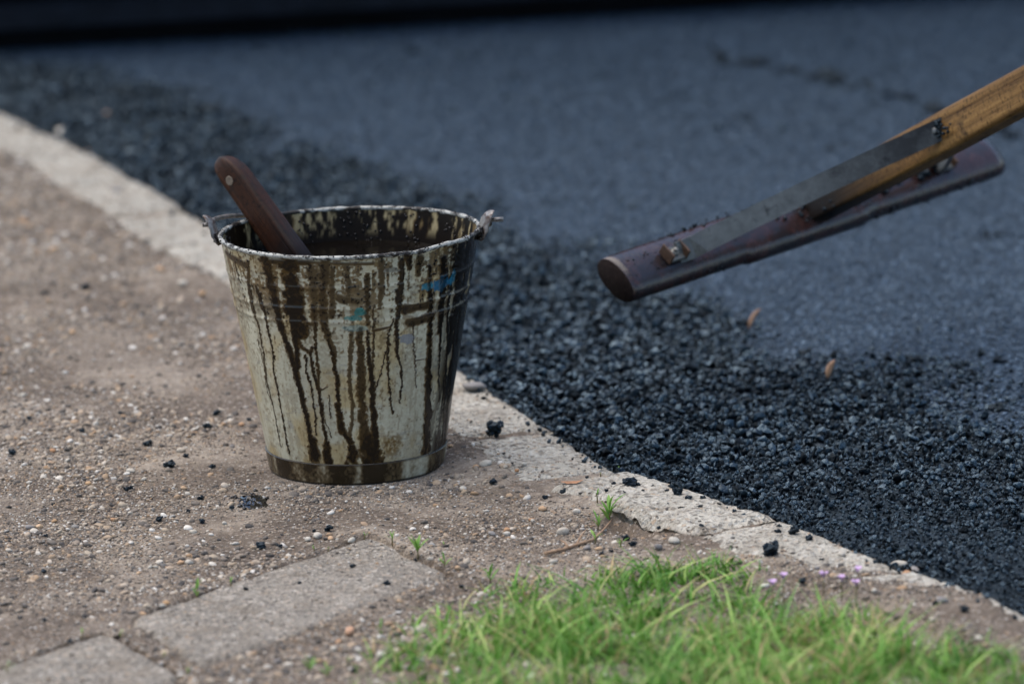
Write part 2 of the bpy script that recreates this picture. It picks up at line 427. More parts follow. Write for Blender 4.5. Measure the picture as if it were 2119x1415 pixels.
def sd_road(x, y): return signed_dist(x, y, KOUT_N)
LOOSE = PX([(-300, 60), (0, 130), (330, 172), (500, 240), (650, 330), (900, 420), (1190, 540), (1400, 640), (1600, 715), (1900, 765), (2119, 850), (2500, 980)])
LOOSE_N = LOOSE[::-1]
def loose_amt(x, y):
    """1 on the crumbly strip beside the kerb, 0 on the rolled surface"""
    s = signed_dist(x, y, LOOSE_N)
    s = s+(fbm(x, y, 6, 31, 4)-.5)*.30
    return 1-sstep(-.10, .11, s)
SLABS = []
def slab_poly(c, ax, L, W_):
    ax = nrm(ax); ay = np.array([-ax[1], ax[0]]); c = np.array(c)
    return c, ax, ay, L, W_
p1 = np.array(PX([(250, 1295)])[0]); p2 = np.array(PX([(772, 1112)])[0])
ax1 = nrm(p2-p1); ay1 = np.array([ax1[1], -ax1[0]])     # ay1 towards the camera-right
ay1 = nrm(np.array(PX([(428, 1402)])[0])-p1); SLAB_L, SLAB_W = np.linalg.norm(p2-p1), .222
SLABS = [(p1, ax1, ay1, SLAB_L, SLAB_W), (p1-ax1*(SLAB_L+.026)+ay1*.010, ax1, ay1, SLAB_L, SLAB_W)]
def slab_uv(x, y, c, a, e):
    dt = a[0]*e[1]-a[1]*e[0]; X_, Y_ = x-c[0], y-c[1]
    return (X_*e[1]-Y_*e[0])/dt, (a[0]*Y_-a[1]*X_)/dt
def slab_sd(x, y):
    """signed distance to the nearest slab edge, positive inside"""
    b = np.full(np.shape(x), -9.)
    for c, a, e, L, W_ in SLABS:
        u, v = slab_uv(x, y, c, a, e)
        b = np.maximum(b, np.minimum(np.minimum(u, L-u), np.minimum(v, W_-v)))
    return b
HOL = at_z(1345, 1078)[:2]
def ground_z(x, y):
    z = (fbm(x, y, 4, 3, 4)-.5)*.012+(fbm(x, y, 30, 5, 3)-.5)*.006
    r = np.hypot(x, y); z = z*sstep(.11, .22, r)-.0015*(1-sstep(.10, .13, r))
    s = sd_road(x, y)
    z = z-.022*np.exp(-((x-HOL[0])**2+(y-HOL[1])**2)/.055**2)
    # dirt creeps over the inner edge of the kerb in the foreground
    cover = sstep(-.40, -.74, y+.1*(x-.5)+1.5*np.clip(s+.085, 0, 1))*(.35+.9*fbm(x, y, 9, 77, 3))
    hol = np.exp(-((x-HOL[0])**2+(y-HOL[1])**2)/.075**2)
    near = sstep(-.20, -.115, s)*(1-.9*hol)
    z = z+near*(.0075+(fbm(x, y, 14, 79, 3)-.5)*.018)
    inside = sstep(-.124, -.100, s)
    z = np.where(s < -.0, z*(1-inside)+inside*(KTOP-.0055+(fbm(x, y, 30, 83, 3)-.5)*.006+cover*.015+.010*sstep(-.085, -.122, s)*(fbm(x, y, 11, 87, 3)-.32)), z)
    z = np.where(s > -.012, -.07, z)
    q = slab_sd(x, y); z = z+.0055*sstep(-.05, -.004, q)
    z = np.where(q > .010, -.02, z)
    return z
def road_z(x, y):
    s = sd_road(x, y); la = loose_amt(x, y)
    z = -.006+(fbm(x, y, 5, 41, 3)-.5)*.006
    z = z+la*(.004+(fbm(x, y, 22, 43, 3)-.5)*.016+(fbm(x, y, 90, 47, 2)-.5)*.010)
    z = z-.012*(1-sstep(-.005, .035, s))
    return z

# ------------------------------------------------------------------ ground and road sheets
def stretch(a, b, fine, far):
    core = np.arange(a, b+fine*.5, fine)
    out = np.geomspace(fine*3, far, 16)
    return np.concatenate([(a-out)[::-1], core, b+out])
def sheet(xs, ys, zf, keep):
    X, Y = np.meshgrid(xs, ys, indexing='ij'); x = X.ravel(); y = Y.ravel()
    V = np.stack([x, y, zf(x, y)], -1); F = grid_faces(len(xs), len(ys))
    if keep is not None:
        k = keep(x, y)[F].any(1); F = F[k]
        used = np.zeros(len(V), bool); used[F.ravel()] = True; idx = np.cumsum(used)-1
        V = V[used]; F = idx[F]
    return V, F
xs = stretch(-1.9, 1.6, .010, 150); ys = stretch(-2.2, 5.6, .012, 150)
V, F = sheet(xs, ys, ground_z, None)
g = link('ground', np_mesh('ground', V, F, [MAT['dirt']])); tag(g, 'brown gravelly dirt ground the bucket stands on', kind='structure')
xs = stretch(-1.9, 2.3, .009, 150); ys = stretch(-1.9, 5.6, .011, 150)
V, F = sheet(xs, ys, road_z, lambda x, y: sd_road(x, y) > -.03)
la = loose_amt(V[:, 0], V[:, 1])
fc = V[F].mean(1); mi = (la[F].mean(1)+(fbm(fc[:, 0], fc[:, 1], 45, 33, 3)-.5)*1.1 > .55).astype(int)
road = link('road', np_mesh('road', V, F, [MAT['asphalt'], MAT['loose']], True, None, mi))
tag(road, 'fresh dark asphalt road surface', kind='structure')

# ------------------------------------------------------------------ kerb stones
kerb = bpy.data.objects.new('kerb', None); COL.objects.link(kerb); tag(kerb, 'pale worn concrete kerb between dirt and asphalt', kind='structure')
def poly_resample(P, n):
    P = np.array(P); s = np.concatenate([[0], np.cumsum(np.linalg.norm(np.diff(P, axis=0), axis=1))])
    t = np.linspace(0, s[-1], n); return np.stack([np.interp(t, s, P[:, 0]), np.interp(t, s, P[:, 1])], -1), s[-1]
core = KOUT[1:-1]; Pk = np.array(core); sk = np.concatenate([[0], np.cumsum(np.linalg.norm(np.diff(Pk, axis=0), axis=1))])
def k_at(t): return np.array([np.interp(t, sk, Pk[:, 0]), np.interp(t, sk, Pk[:, 1])])
def k_of(pt):
    tt = np.linspace(0, sk[-1], 4000); q = np.stack([np.interp(tt, sk, Pk[:, 0]), np.interp(tt, sk, Pk[:, 1])], -1)
    return tt[np.argmin(((q-np.asarray(pt))**2).sum(1))]
j1, j2, j3 = [k_of(at_z(*p, KTOP)[:2]) for p in ((998, 790), (1140, 884), (1275, 972))]
joints = []
t = j1
while t > .05: joints.append(t); t -= .252
joints.append(0.0); joints = joints[::-1]+[j2, j3]
t = j3+.30
while t < sk[-1]-.1: joints.append(t); t += .27
joints.append(sk[-1])
for si, (ta, tb) in enumerate(zip(joints[:-1], joints[1:])):
    gap = .005 if si % 3 else .008
    ta, tb = ta+gap, tb-gap
    nl = max(8, int((tb-ta)/.0065)); nw = 20; KW = .118+.006*math.sin(si*2.3)
    rr = np.random.default_rng(100+si)
    T = np.linspace(ta, tb, nl); C0 = np.stack([k_at(q) for q in T])
    D = nrm(k_at(tb)-k_at(ta)); N = np.array([D[1], -D[0]])      # towards the dirt side?
    if sd_road(np.array([C0[nl//2, 0]+N[0]*.05]), np.array([C0[nl//2, 1]+N[1]*.05]))[0] > 0: N = -N
    # top grid with rounded, chipped edges
    tilt = rr.uniform(-.006, .006); dz = rr.uniform(-.0025, .0025)
    sw = np.linspace(0, KW, nw)
    TT, SW = np.meshgrid(T, sw, indexing='ij')
    X = C0[:, None, 0]+N[0]*SW; Y = C0[:, None, 1]+N[1]*SW
    edge = np.minimum(np.minimum(TT-ta, tb-TT)+.0, np.minimum(SW, KW-SW))
    chip = np.clip(fbm(X, Y, 26, 200+si, 3)-.55, 0, 1)*.14
    rnd = np.clip(.010+chip*.25-edge, 0, None)
    Z = KTOP+dz+tilt*(SW-KW/2)-rnd*.55-rnd**2*18+(fbm(X, Y, 60, 210, 3)-.5)*.0045-np.clip(fbm(X, Y, 45, 230+si, 2)-.68, 0, 1)*.03
    wob = (fbm(X, Y, 40, 240+si, 3)-.5)*.006*(edge < .002)
    X = X+wob*N[0]; Y = Y+wob*N[1]
    top = np.stack([X, Y, Z], -1)
    ring = np.concatenate([np.stack([np.arange(nl), np.zeros(nl, int)], -1), np.stack([np.full(nw-1, nl-1), np.arange(1, nw)], -1),
                           np.stack([np.arange(nl-2, -1, -1), np.full(nl-1, nw-1)], -1), np.stack([np.zeros(nw-2, int), np.arange(nw-2, 0, -1)], -1)])
    rv = top[ring[:, 0], ring[:, 1]]
    nt_ = nl*nw; m = len(ring)
    low = rv.copy(); low[:, 2] = -.03; low2 = rv.copy(); low2[:, 2] = -.11
    V = np.concatenate([top.reshape(-1, 3), low, low2])
    ri = ring[:, 0]*nw+ring[:, 1]; k = np.arange(m); k2 = (k+1) % m
    side = np.concatenate([np.stack([ri[k], ri[k2], nt_+k2, nt_+k], -1), np.stack([nt_+k, nt_+k2, nt_+m+k2, nt_+m+k], -1)])
    part('kerb_stone', V, [grid_faces(nl, nw), side], MAT['concrete'], kerb)

# ------------------------------------------------------------------ paving slabs
pav = bpy.data.objects.new('pavement', None); COL.objects.link(pav); tag(pav, 'grey concrete paving slabs let into the dirt', kind='structure')
for si, (c, a, e, L, W_) in enumerate(SLABS):
    nu, nv = 64, 32
    U, Vv = np.meshgrid(np.linspace(0, L, nu), np.linspace(0, W_, nv), indexing='ij')
    edge = np.minimum(np.minimum(U, L-U), np.minimum(Vv, W_-Vv))
    # rounded plan corners
    cu = np.clip(.03-np.minimum(U, L-U), 0, None); cv = np.clip(.03-np.minimum(Vv, W_-Vv), 0, None)
    edge = np.where((cu > 0) & (cv > 0), np.minimum(edge, .03-np.hypot(cu, cv)), edge)
    X = c[0]+a[0]*U+e[0]*Vv; Y = c[1]+a[1]*U+e[1]*Vv
    rnd = np.clip(.012+.02*np.clip(fbm(X, Y, 30, 301, 3)-.5, 0, 1)-edge, 0, .05)
    Z = .007-rnd*.6-rnd**2*14+(fbm(X, Y, 70, 303, 3)-.5)*.0035+(fbm(X, Y, 10, 305, 2)-.5)*.004
    top = np.stack([X, Y, Z], -1)
    ring = np.concatenate([np.stack([np.arange(nu), np.zeros(nu, int)], -1), np.stack([np.full(nv-1, nu-1), np.arange(1, nv)], -1),
                           np.stack([np.arange(nu-2, -1, -1), np.full(nu-1, nv-1)], -1), np.stack([np.zeros(nv-2, int), np.arange(nv-2, 0, -1)], -1)])
    rv = top[ring[:, 0], ring[:, 1]].copy(); rv[:, 2] = -.05
    ri = ring[:, 0]*nv+ring[:, 1]; m = len(ring); k = np.arange(m); k2 = (k+1) % m; n0 = nu*nv
    part('paving_slab', np.concatenate([top.reshape(-1, 3), rv]), [grid_faces(nu, nv), np.stack([ri[k], ri[k2], n0+k2, n0+k], -1)], MAT['slab'], pav)

# ------------------------------------------------------------------ grass, grains, gravel
GRASS = PX([(720, 1450), (810, 1350), (880, 1290), (1000, 1238), (1180, 1200), (1330, 1185), (1480, 1175), (1560, 1210), (1640, 1250), (1760, 1270), (1900, 1290), (2119, 1345), (2300, 1400), (2500, 1460), (2900, 2000), (300, 2000)])
def grass_amt(x, y):
    s = signed_dist(x, y, GRASS[:-2]); ins = in_poly(x, y, GRASS)
    d = np.where(ins, np.abs(s), -np.abs(s))
    return d
def side_dirt(x, y): return sd_road(x, y) < -.118
def view_mask(x, y, mg=.25):
    d = np.stack([x, y, 0*x], -1)-CAM; z = d@fwd
    u = FP*(d@rgt)/z; v = FP*(d@upv)/z
    k = mg*1800
    return (np.abs(u) < 1060+k) & (np.abs(v) < 707+k*.6)

grav = [rock_mesh('gravel_stone', MAT['gravel'], 500+i, .18, 1 if i < 3 else 2, .7) for i in range(6)]
def size_field(x, y): return fbm(x, y, 7, 61, 3)
def scatter_ground(name, sp, smin, smax, dens, label, meshes, sink=.25, seed=0, far=3.2, power=2.0):
    x, y = jitter_pts(-1.4, 1.2, -1.6, far, sp)
    m = view_mask(x, y, .5) & (side_dirt(x, y) | ((ground_z(x, y) > KTOP-.002) & (sd_road(x, y) < -.015))) & (slab_sd(x, y) < .004) & (np.hypot(x, y) > .108)
    f = fbm(x, y, 6, 71+seed, 3)
    m &= rng.random(len(x)) < dens*np.clip((f-.36)*5.0, .10, 1.5)
    x, y = x[m], y[m]; n = len(x)
    s = smin+(smax-smin)*rng.random(n)**power
    z = ground_z(x, y)+s*(.5-sink)*.7
    P = np.stack([x, y, z], -1); r = rrot(n, .5); sc = np.stack([s, s*rng.uniform(.7, 1.1, n), s*rng.uniform(.6, 1, n)], -1)
    return scatter(name, P, r, sc, meshes, label), n
scatter_ground('sand', .0040, .0009, .0027, 1.0, 'coarse sand grains strewn over the dirt', grav[:3], .3, 1, 2.2)
scatter_ground('gravel', .0085, .0017, .0060, .7, 'fine mixed gravel strewn over the dirt', grav, .30, 2, 3.0, 3.2)
# sand caught on the slabs and on the kerb
x, y = jitter_pts(-.45, .2, -1.0, -.3, .010); m = (slab_sd(x, y) > .004) & (rng.random(len(x)) < .5); x, y = x[m], y[m]; n = len(x)
s = .0007+.0022*rng.random(n)**2.5
P1 = np.stack([x, y, .007+s*.1], -1); S1 = np.stack([s, s, s*.8], -1)
x, y = jitter_pts(-.8, .9, -1.0, 2.2, .009); q = sd_road(x, y); m = (q > -.114) & (q < -.012) & (rng.random(len(x)) < .16*(1+2.5*(q < -.08))); x, y = x[m], y[m]; n = len(x)
s = .0008+.0022*rng.random(n)**2.5
P2 = np.stack([x, y, KTOP+s*.0], -1); S2 = np.stack([s, s, s*.8], -1)
P = np.concatenate([P1, P2]); scatter('grit', P, rrot(len(P), .5), np.concatenate([S1, S2]), grav[:4], 'gritty sand lying on the slabs and kerb stones')

# ------------------------------------------------------------------ asphalt grain
chips = [rock_mesh('asphalt_chip', MAT['asphalt_grain'], 600+i, .15, 1, .6) for i in range(5)]
x, y = jitter_pts(-1.3, 2.2, -1.6, 3.8, .0068)
m = view_mask(x, y, .5) & (sd_road(x, y) > .02); x, y = x[m], y[m]
la = loose_amt(x, y); m = la < .75; x, y, la = x[m], y[m], la[m]; n = len(x)
s = (.0020+.0030*rng.random(n)**1.5)*(1+.3*la)
P = np.stack([x, y, road_z(x, y)+s*.06+rng.uniform(-.0010, .0012, n)], -1)
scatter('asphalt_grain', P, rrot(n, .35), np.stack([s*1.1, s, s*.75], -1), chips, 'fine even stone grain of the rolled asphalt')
crumb = [rock_mesh('loose_chip', MAT['loose_grain'], 650+i, .34, 2 if i < 3 else 1, .72, i > 2, .16) for i in range(10)]
Ps, Ss = [], []
for layer, (sp, a, b, off, dens) in enumerate(((.0049, .0020, .0043, -.001, 1.0), (.0072, .0027, .0057, .0033, .65), (.014, .0036, .0085, .0046, .5))):
    x, y = jitter_pts(-1.3, 1.9, -1.5, 3.5, sp)
    s_ = sd_road(x, y); m = view_mask(x, y, .5) & (s_ > -.004); x, y, s_ = x[m], y[m], s_[m]
    la = loose_amt(x, y)
    m = rng.random(len(x)) < dens*(la**1.4+.02*(la < .3)*(layer > 0)*(fbm(x, y, 5, 81, 3) > .5)); x, y, la, s_ = x[m], y[m], la[m], s_[m]
    n = len(x); s = a+(b-a)*rng.random(n)**1.7; s = s*(.75+.5*fbm(x, y, 8, 91, 2))
    fine = 1-.35*sstep(.25, -.55, y); s = s*fine
    Ps.append(np.stack([x, y, road_z(x, y)+s*.35+off*fine*la*sstep(-.004, .03, s_)+rng.uniform(-.001, .0015, n)], -1))
    Ss.append(np.stack([s, s*rng.uniform(.75, 1.1, n), s*rng.uniform(.6, 1.0, n)], -1))
x, y = jitter_pts(-1.0, 1.2, -1.3, 2.6, .0050); s_ = sd_road(x, y); m = (s_ > -.05) & (s_ <= -.003) & (rng.random(len(x)) < .55*np.exp(s_/.009)); x, y = x[m], y[m]; n = len(x)
s = .0012+.0034*rng.random(n)**1.6; Ps.append(np.stack([x, y, np.maximum(KTOP-.0015, ground_z(x, y))+s*.4], -1)); Ss.append(np.stack([s, s*.9, s*.8], -1))
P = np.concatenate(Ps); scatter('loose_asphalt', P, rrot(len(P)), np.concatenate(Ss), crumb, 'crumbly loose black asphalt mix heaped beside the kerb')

# ------------------------------------------------------------------ grass
def blades(name, X, Y, H, Wd, tint, zf, lean=.5):
    n = len(X); k = 5
    a = rng.uniform(0, 6.283, n); ln = H*rng.uniform(.1, lean, n)*1.8; fa = rng.uniform(0, 6.283, n)
    z0 = zf(X, Y)-.003
    V = np.zeros((n, k, 2, 3)); T = np.zeros((n, k, 2))
    for i in range(k):
        t = i/(k-1)
        cx = X+np.cos(a)*ln*t**2; cy = Y+np.sin(a)*ln*t**2; cz = z0+H*(t-.28*t**2*np.clip(ln/H, 0, 1))
        hw = Wd*(1-t**1.6)*.5+.00008
        for j, s in enumerate((-1, 1)):
            V[:, i, j] = np.stack([cx+s*np.cos(fa)*hw, cy+s*np.sin(fa)*hw, cz], -1); T[:, i, j] = np.clip(tint+.12*t, 0, 1)
    base = (np.arange(n)*k*2)[:, None]
    F = np.concatenate([base+np.array([[2*i, 2*i+1, 2*i+3, 2*i+2]]) for i in range(k-1)])
    return np_mesh(name, V.reshape(-1, 3), F, [MAT['grass']], True, {'tint': ('FLOAT', T.ravel())})
n = 70000
x = rng.uniform(-.35, 1.25, n); y = rng.uniform(-1.75, -.38, n)
d = grass_amt(x, y); thin = 1-.74*sstep(.43, .55, x+.35*(y+.75))*sstep(-.98, -.84, y+.25*(x-.5))          # sparser, drier on the kerb side
cl = fbm(x, y, 22, 121, 3)
m = (rng.random(n) < sstep(-.035, .05, d+(cl-.5)*.10)*np.clip(3.4*(cl-.30), .05, 1.2)*thin) & (sd_road(x, y) < -.10)
x, y, d, cl, thin = x[m], y[m], d[m], cl[m], thin[m]; n = len(x)
H = (.011+.036*rng.random(n)**1.6)*(.55+.65*sstep(-.03, .12, d))*(.45+1.1*cl)*(.62+.38*thin)
tint = np.clip(rng.normal(.30, .20, n)+(rng.random(n) < .20)*.55+(1-thin)*.38+(fbm(x, y, 9, 131, 2)-.5)*.6, 0, 1)
go = link('grass', blades('grass', x, y, H, (.0016+.0042*rng.random(n)**2), tint, ground_z, 1.0)); tag(go, 'bright green grass growing at the edge of the dirt', kind='stuff')

# ------------------------------------------------------------------ the bucket
RT, RB, BH = .1485, .1000, .2747
def r_wall(z): return RB+(RT-RB)*z/BH
def px2b(px, py):
    d = ray(px, py); o = CAM; k = (RT-RB)/BH
    A = d[0]**2+d[1]**2-(k*d[2])**2; q = RB+k*o[2]
    B = 2*(o[0]*d[0]+o[1]*d[1]-k*d[2]*q); C_ = o[0]**2+o[1]**2-q*q
    D = B*B-4*A*C_
    t = (-B-math.sqrt(max(D, 0)))/(2*A); p = o+d*t
    return math.atan2(p[1], p[0]), p[2]
UR = .125
def Z1(L): return [(400+x/2.949, 280+y/2.949) for x, y in L]
def Z2(L): return [(480+x/3.216, 600+y/3.216) for x, y in L]
drips = []   # (photo polyline, width start, width end in px, darkness)
for L, w0, w1, dk in [
    ([(135, 0), (155, 120), (190, 280), (215, 440), (235, 600), (275, 760), (310, 950), (330, 1040)], 22, 13, .55),
    ([(175, 330), (215, 500), (240, 680), (270, 740)], 9, 6, .5),
    ([(195, 20), (230, 140), (250, 280), (280, 430), (275, 520), (310, 680), (340, 850), (370, 1020), (385, 1085)], 22, 16, .75),
    ([(290, 60), (340, 260), (390, 420), (430, 560), (470, 720), (500, 850), (530, 1000), (540, 1110)], 52, 40, .9),
    ([(400, 0), (410, 200), (430, 350), (440, 500), (430, 560)], 92, 26, .95),
    ([(410, 250), (470, 380), (520, 420), (535, 380)], 36, 22, .6),
    ([(490, 430), (500, 540), (525, 640), (540, 750), (560, 850), (560, 960)], 14, 14, .85),
    ([(520, 430), (545, 560), (580, 680), (600, 840), (620, 960), (640, 1060)], 20, 26, .8),
    ([(545, 100), (555, 300), (565, 480), (580, 640), (590, 660)], 26, 14, .6),
    ([(590, 665), (640, 640)], 8, 5, .8), ([(645, 700), (655, 850)], 9, 7, .7), ([(620, 860), (660, 980)], 9, 7, .7),
    ([(640, 330), (670, 430), (700, 600), (710, 720), (718, 850), (740, 930), (790, 1010)], 20, 44, .75),
    ([(700, 760), (720, 860), (730, 930)], 40, 60, .7),
    ([(795, 280), (790, 420), (780, 580), (800, 760), (795, 880), (780, 980), (790, 1100)], 34, 22, .35),
    ([(855, 260), (858, 450), (862, 640), (870, 820), (880, 960), (890, 1110)], 40, 90, .55),
    ([(905, 270), (915, 450), (930, 560), (935, 650), (940, 780), (950, 950), (940, 1090)], 18, 70, .85),
    ([(945, 100), (945, 300), (940, 500), (935, 650)], 16, 12, .5),
    ([(1080, 190), (1045, 290), (1020, 420), (990, 560), (955, 660), (940, 700)], 13, 10, .7),
    ([(1045, 290), (1035, 420), (1040, 560), (1055, 700), (1065, 820)], 18, 16, .75),
    ([(1105, 0), (1105, 180), (1095, 310), (1100, 420), (1130, 520), (1130, 620), (1115, 750)], 26, 12, .85),
    ([(1210, 200), (1215, 380), (1222, 520), (1230, 650)], 12, 7, .6), ([(1222, 470), (1275, 460)], 7, 5, .7),
    ([(1325, 0), (1320, 200), (1315, 420), (1310, 560), (1305, 720), (1310, 830), (1290, 1000)], 36, 90, .75),
    ([(1390, 0), (1385, 200), (1380, 420), (1375, 600), (1380, 740)], 26, 12, .8),
    ([(1440, 20), (1430, 200), (1425, 450), (1415, 700), (1400, 1000)], 26, 30, .85),
    ([(1500, 0), (1480, 300), (1455, 600), (1430, 850), (1405, 1100)], 60, 50, 1.0),
    ([(545, 1000), (550, 1120)], 60, 100, .95), ([(630, 1020), (640, 1130)], 50, 80, .8), ([(800, 1050), (810, 1130)], 60, 100, .8), ([(910, 1000), (920, 1130)], 110, 150, .8), ([(1300, 900), (1290, 1040)], 90, 120, .6)]:
    drips.append((Z2(L), w0/3.216, w1/3.216, dk))
for L, w0, w1, dk in [
    ([(345, 770), (350, 950), (375, 1080)], 26, 20, .5), ([(390, 920), (430, 1050), (450, 1100)], 24, 22, .6),
    ([(450, 760), (480, 900), (520, 1080), (545, 1180)], 60, 55, .7), ([(590, 740), (600, 900), (620, 1050), (640, 1200)], 90, 110, .8),
    ([(720, 800), (735, 950), (740, 1150)], 60, 40, .35), ([(800, 780), (790, 1000), (800, 1180), (850, 1300), (862, 1400)], 70, 22, .45),
    ([(850, 800), (845, 1100)], 26, 40, .4), ([(935, 790), (945, 900), (955, 1000)], 34, 20, .3), ([(900, 990), (1000, 1010)], 60, 40, .35),
    ([(1055, 850), (1060, 1000), (1065, 1150)], 30, 26, .5), ([(1150, 770), (1150, 900), (1140, 1050)], 40, 26, .35),
    ([(1280, 760), (1275, 900), (1260, 1050), (1245, 1150), (1240, 1300)], 34, 26, .8), ([(1320, 730), (1330, 810)], 50, 24, .7),
    ([(1390, 740), (1385, 840)], 60, 40, .45), ([(1450, 800), (1450, 950), (1450, 1200)], 30, 24, .7), ([(1530, 760), (1520, 1000), (1500, 1200)], 60, 40, .6),
    ([(1640, 640), (1620, 900), (1590, 1100), (1560, 1300)], 120, 70, 1.0), ([(1680, 600), (1650, 900), (1610, 1250)], 80, 60, 1.0),
    ([(1300, 1060), (1420, 1040)], 60, 50, .55), ([(1320, 1140), (1450, 1110)], 50, 60, .55), ([(1100, 1190), (1200, 1170)], 20, 14, .4),
    ([(210, 720), (330, 790)], 40, 50, .5), ([(260, 780), (300, 900)], 20, 12, .5), ([(700, 770), (1100, 780)], 18, 18, .3), ([(420, 760), (700, 775)], 30, 30, .55), ([(540, 790), (600, 800)], 40, 40, .8)]:
    drips.append((Z1(L), w0/2.949, w1/2.949, dk))
segs = []
for L, w0, w1, dk in drips:
    Q = np.array([px2b(*p) for p in L]); n = len(Q)-1
    for i in range(n):
        segs.append((Q[i], Q[i+1], 1.15*(w0+(w1-w0)*i/n)/1790, 1.15*(w0+(w1-w0)*(i+1)/n)/1790, dk))
for i in range(70):                                       # the sides and the back, out of this camera's view
    th = rng.uniform(.12, math.pi-.12); z = BH*rng.uniform(.6, .98); w_ = rng.uniform(.003, .014); dk = rng.uniform(.4, 1)
    for k in range(rng.integers(3, 9)):
        th2 = th+rng.normal(0, .02); z2 = z-rng.uniform(.012, .04)
        if z2 < .02: break
        segs.append((np.array([th, z]), np.array([th2, z2]), w_, w_*.9, dk)); th, z, w_ = th2, z2, w_*.9
NTH, NZ = 1200, 340
th = np.linspace(-math.pi*1.5, math.pi*.5, NTH, endpoint=False)    # seam at the back
zz = np.linspace(0, BH, NZ)
TH, ZZ = np.meshgrid(th, zz, indexing='ij')
tha = np.where(TH < -math.pi, TH+2*math.pi, TH)
U = tha*UR
jx = (fbm(U, ZZ, 420, 401, 3)-.5); jz = (fbm(U, ZZ, 90, 405, 3)-.5)
UJ = U+jx*.0042+jz*.0030; big = (fbm(U, ZZ, 110, 407, 3)-.5)
mask = np.zeros(TH.shape); core_ = np.zeros(TH.shape)
for a, b, w0, w1, dk in segs:
    wm = max(w0, w1)*1.3+.002
    u0, u1 = sorted((a[0]*UR, b[0]*UR)); z0, z1 = sorted((a[1], b[1]))
    ii = np.where((U[:, 0] > u0-wm) & (U[:, 0] < u1+wm))[0]; jj = np.where((zz > z0-wm) & (zz < z1+wm))[0]
    if not len(ii) or not len(jj): continue
    ix = np.ix_(ii, jj)
    au, az = a[0]*UR, a[1]; eu, ez = b[0]*UR-au, b[1]-az
    t_ = np.clip(((UJ[ix]-au)*eu+(ZZ[ix]-az)*ez)/(eu*eu+ez*ez+1e-12), 0, 1)
    hw = .5*(w0+(w1-w0)*t_); dd = np.hypot(UJ[ix]-au-t_*eu, (ZZ[ix]-az-t_*ez))+big[ix]*np.clip(hw-.004, 0, 1)*2.6
    m_ = 1-sstep(hw*.75, hw*1.05+.0003, dd)
    c_ = (1-sstep(hw*.45, hw*1.04, dd))*dk**.55
    ringd = np.exp(-((dd-hw*.85)/(hw*.18+.0003))**2)*.6*dk
    mask[ix] = np.maximum(mask[ix], m_*np.clip(.75+dk*.35, 0, 1)); core_[ix] = np.maximum(core_[ix], np.maximum(c_, ringd*m_))
# mottled grime: heavier under the rim, patchy brown, speckles, the foot
sheetn = .5*fbm(U*1.0, ZZ*.30, 130, 411, 4)+.5*fbm(U*1.0, ZZ*.10, 260, 413, 3); fine = fbm(U, ZZ, 330, 415, 4); blot = fbm(U, ZZ, 42, 421, 4)
upper = sstep(.13, .24, ZZ)
gr = sstep(.515, .575, sheetn*.62+fine*.30+.08*blot+.035*upper)*(.35+.62*upper)
gr = np.maximum(gr, sstep(.58, .66, blot*.5+fine*.5)*.75*(.45+.55*upper))
gr = np.maximum(gr, sstep(.69, .76, fine)*.8)
rs = np.exp(-(((tha-px2b(812, 920)[0])*UR/.022)**2+((ZZ-.045)/.020)**2)); gr = np.maximum(gr, sstep(.45, .75, fine*.5+blot*.35+.35*rs)*rs*1.2)
gr = np.maximum(gr, sstep(.024, .006, ZZ)*sstep(.3, .6, blot))
right = sstep(-.85, -.45, tha)*(tha < .3); gr = np.maximum(gr, right*(.35+.65*sstep(.36, .5, sheetn))*sstep(-.9,-.3,tha))
left = sstep(-2.55, -2.9, tha); gr = np.maximum(gr, left*.35*sstep(.4, .6, sheetn))
film = sstep(.46, .62, .6*fbm(U, ZZ*.16, 70, 417, 4)+.4*fine)*(.30+.30*upper); gr = np.maximum(gr, film); dr_ = sstep(-.95, -.25, tha)*(tha < .5)
mask2 = np.clip(np.maximum(mask, gr*.9), 0, 1)
core2 = np.clip(core_*(.80+.55*fine)+gr*right*.7+dr_*sstep(.40, .52, sheetn*.7+fine*.3+.10*dr_)*.95+.6*sstep(.66, .74, fine)*upper+.75*sstep(.60, .70, sheetn*.5+fine*.5)*upper, 0, 1)
clean = np.array([.42, .385, .28]); ton = (.70+.55*fbm(U, ZZ, 14, 431, 4))[..., None]
col = clean*ton
col = col*(1-.45*sstep(.45, .70, fbm(U, ZZ, 26, 441, 4))[..., None]*np.array([.25, .55, 1.0]))    # yellowed patches
scr = sstep(.66, .74, fbm(U+ZZ*.5, ZZ-U*.3, 60, 451, 2)*.5+fbm(U*.25, ZZ*2.2, 260, 455, 2)*.5)
col = col*(1-.35*scr[..., None])+.10*scr[..., None]*np.array([.5, .52, .55])
brown = np.array([.088, .047, .010]); black = np.array([.0065, .004, .002])
bmix = brown*(.7+.9*fbm(U, ZZ, 120, 461, 3))[..., None]
col = col*(1-mask2[..., None])+bmix*mask2[..., None]
col = col*(1-core2[..., None])+black*core2[..., None]
def dab(px, py, rx, ry, c, amt, seed):
    global col
    t0, z0 = px2b(px, py)
    q = np.hypot((U-t0*UR)/(rx/1790), (ZZ-z0)/(ry/1790))+(fbm(U, ZZ, 200, seed, 3)-.5)*1.3
    k = (sstep(1.05, .85, q)*amt*(1-core_*.9))[..., None]; col = col*(1-k)+np.array(c)*k
dab(915, 588, 26, 15, (.008, .095, .175), .95, 471); dab(888, 592, 13, 10, (.010, .16, .23), .8, 472); dab(935, 575, 8, 16, (.02, .12, .18), .7, 473)
dab(742, 646, 12, 8, (.015, .16, .15), .8, 474); dab(733, 658, 17, 6, (.02, .17, .16), .7, 475); dab(735, 680, 22, 8, (.10, .22, .22), .4, 476)
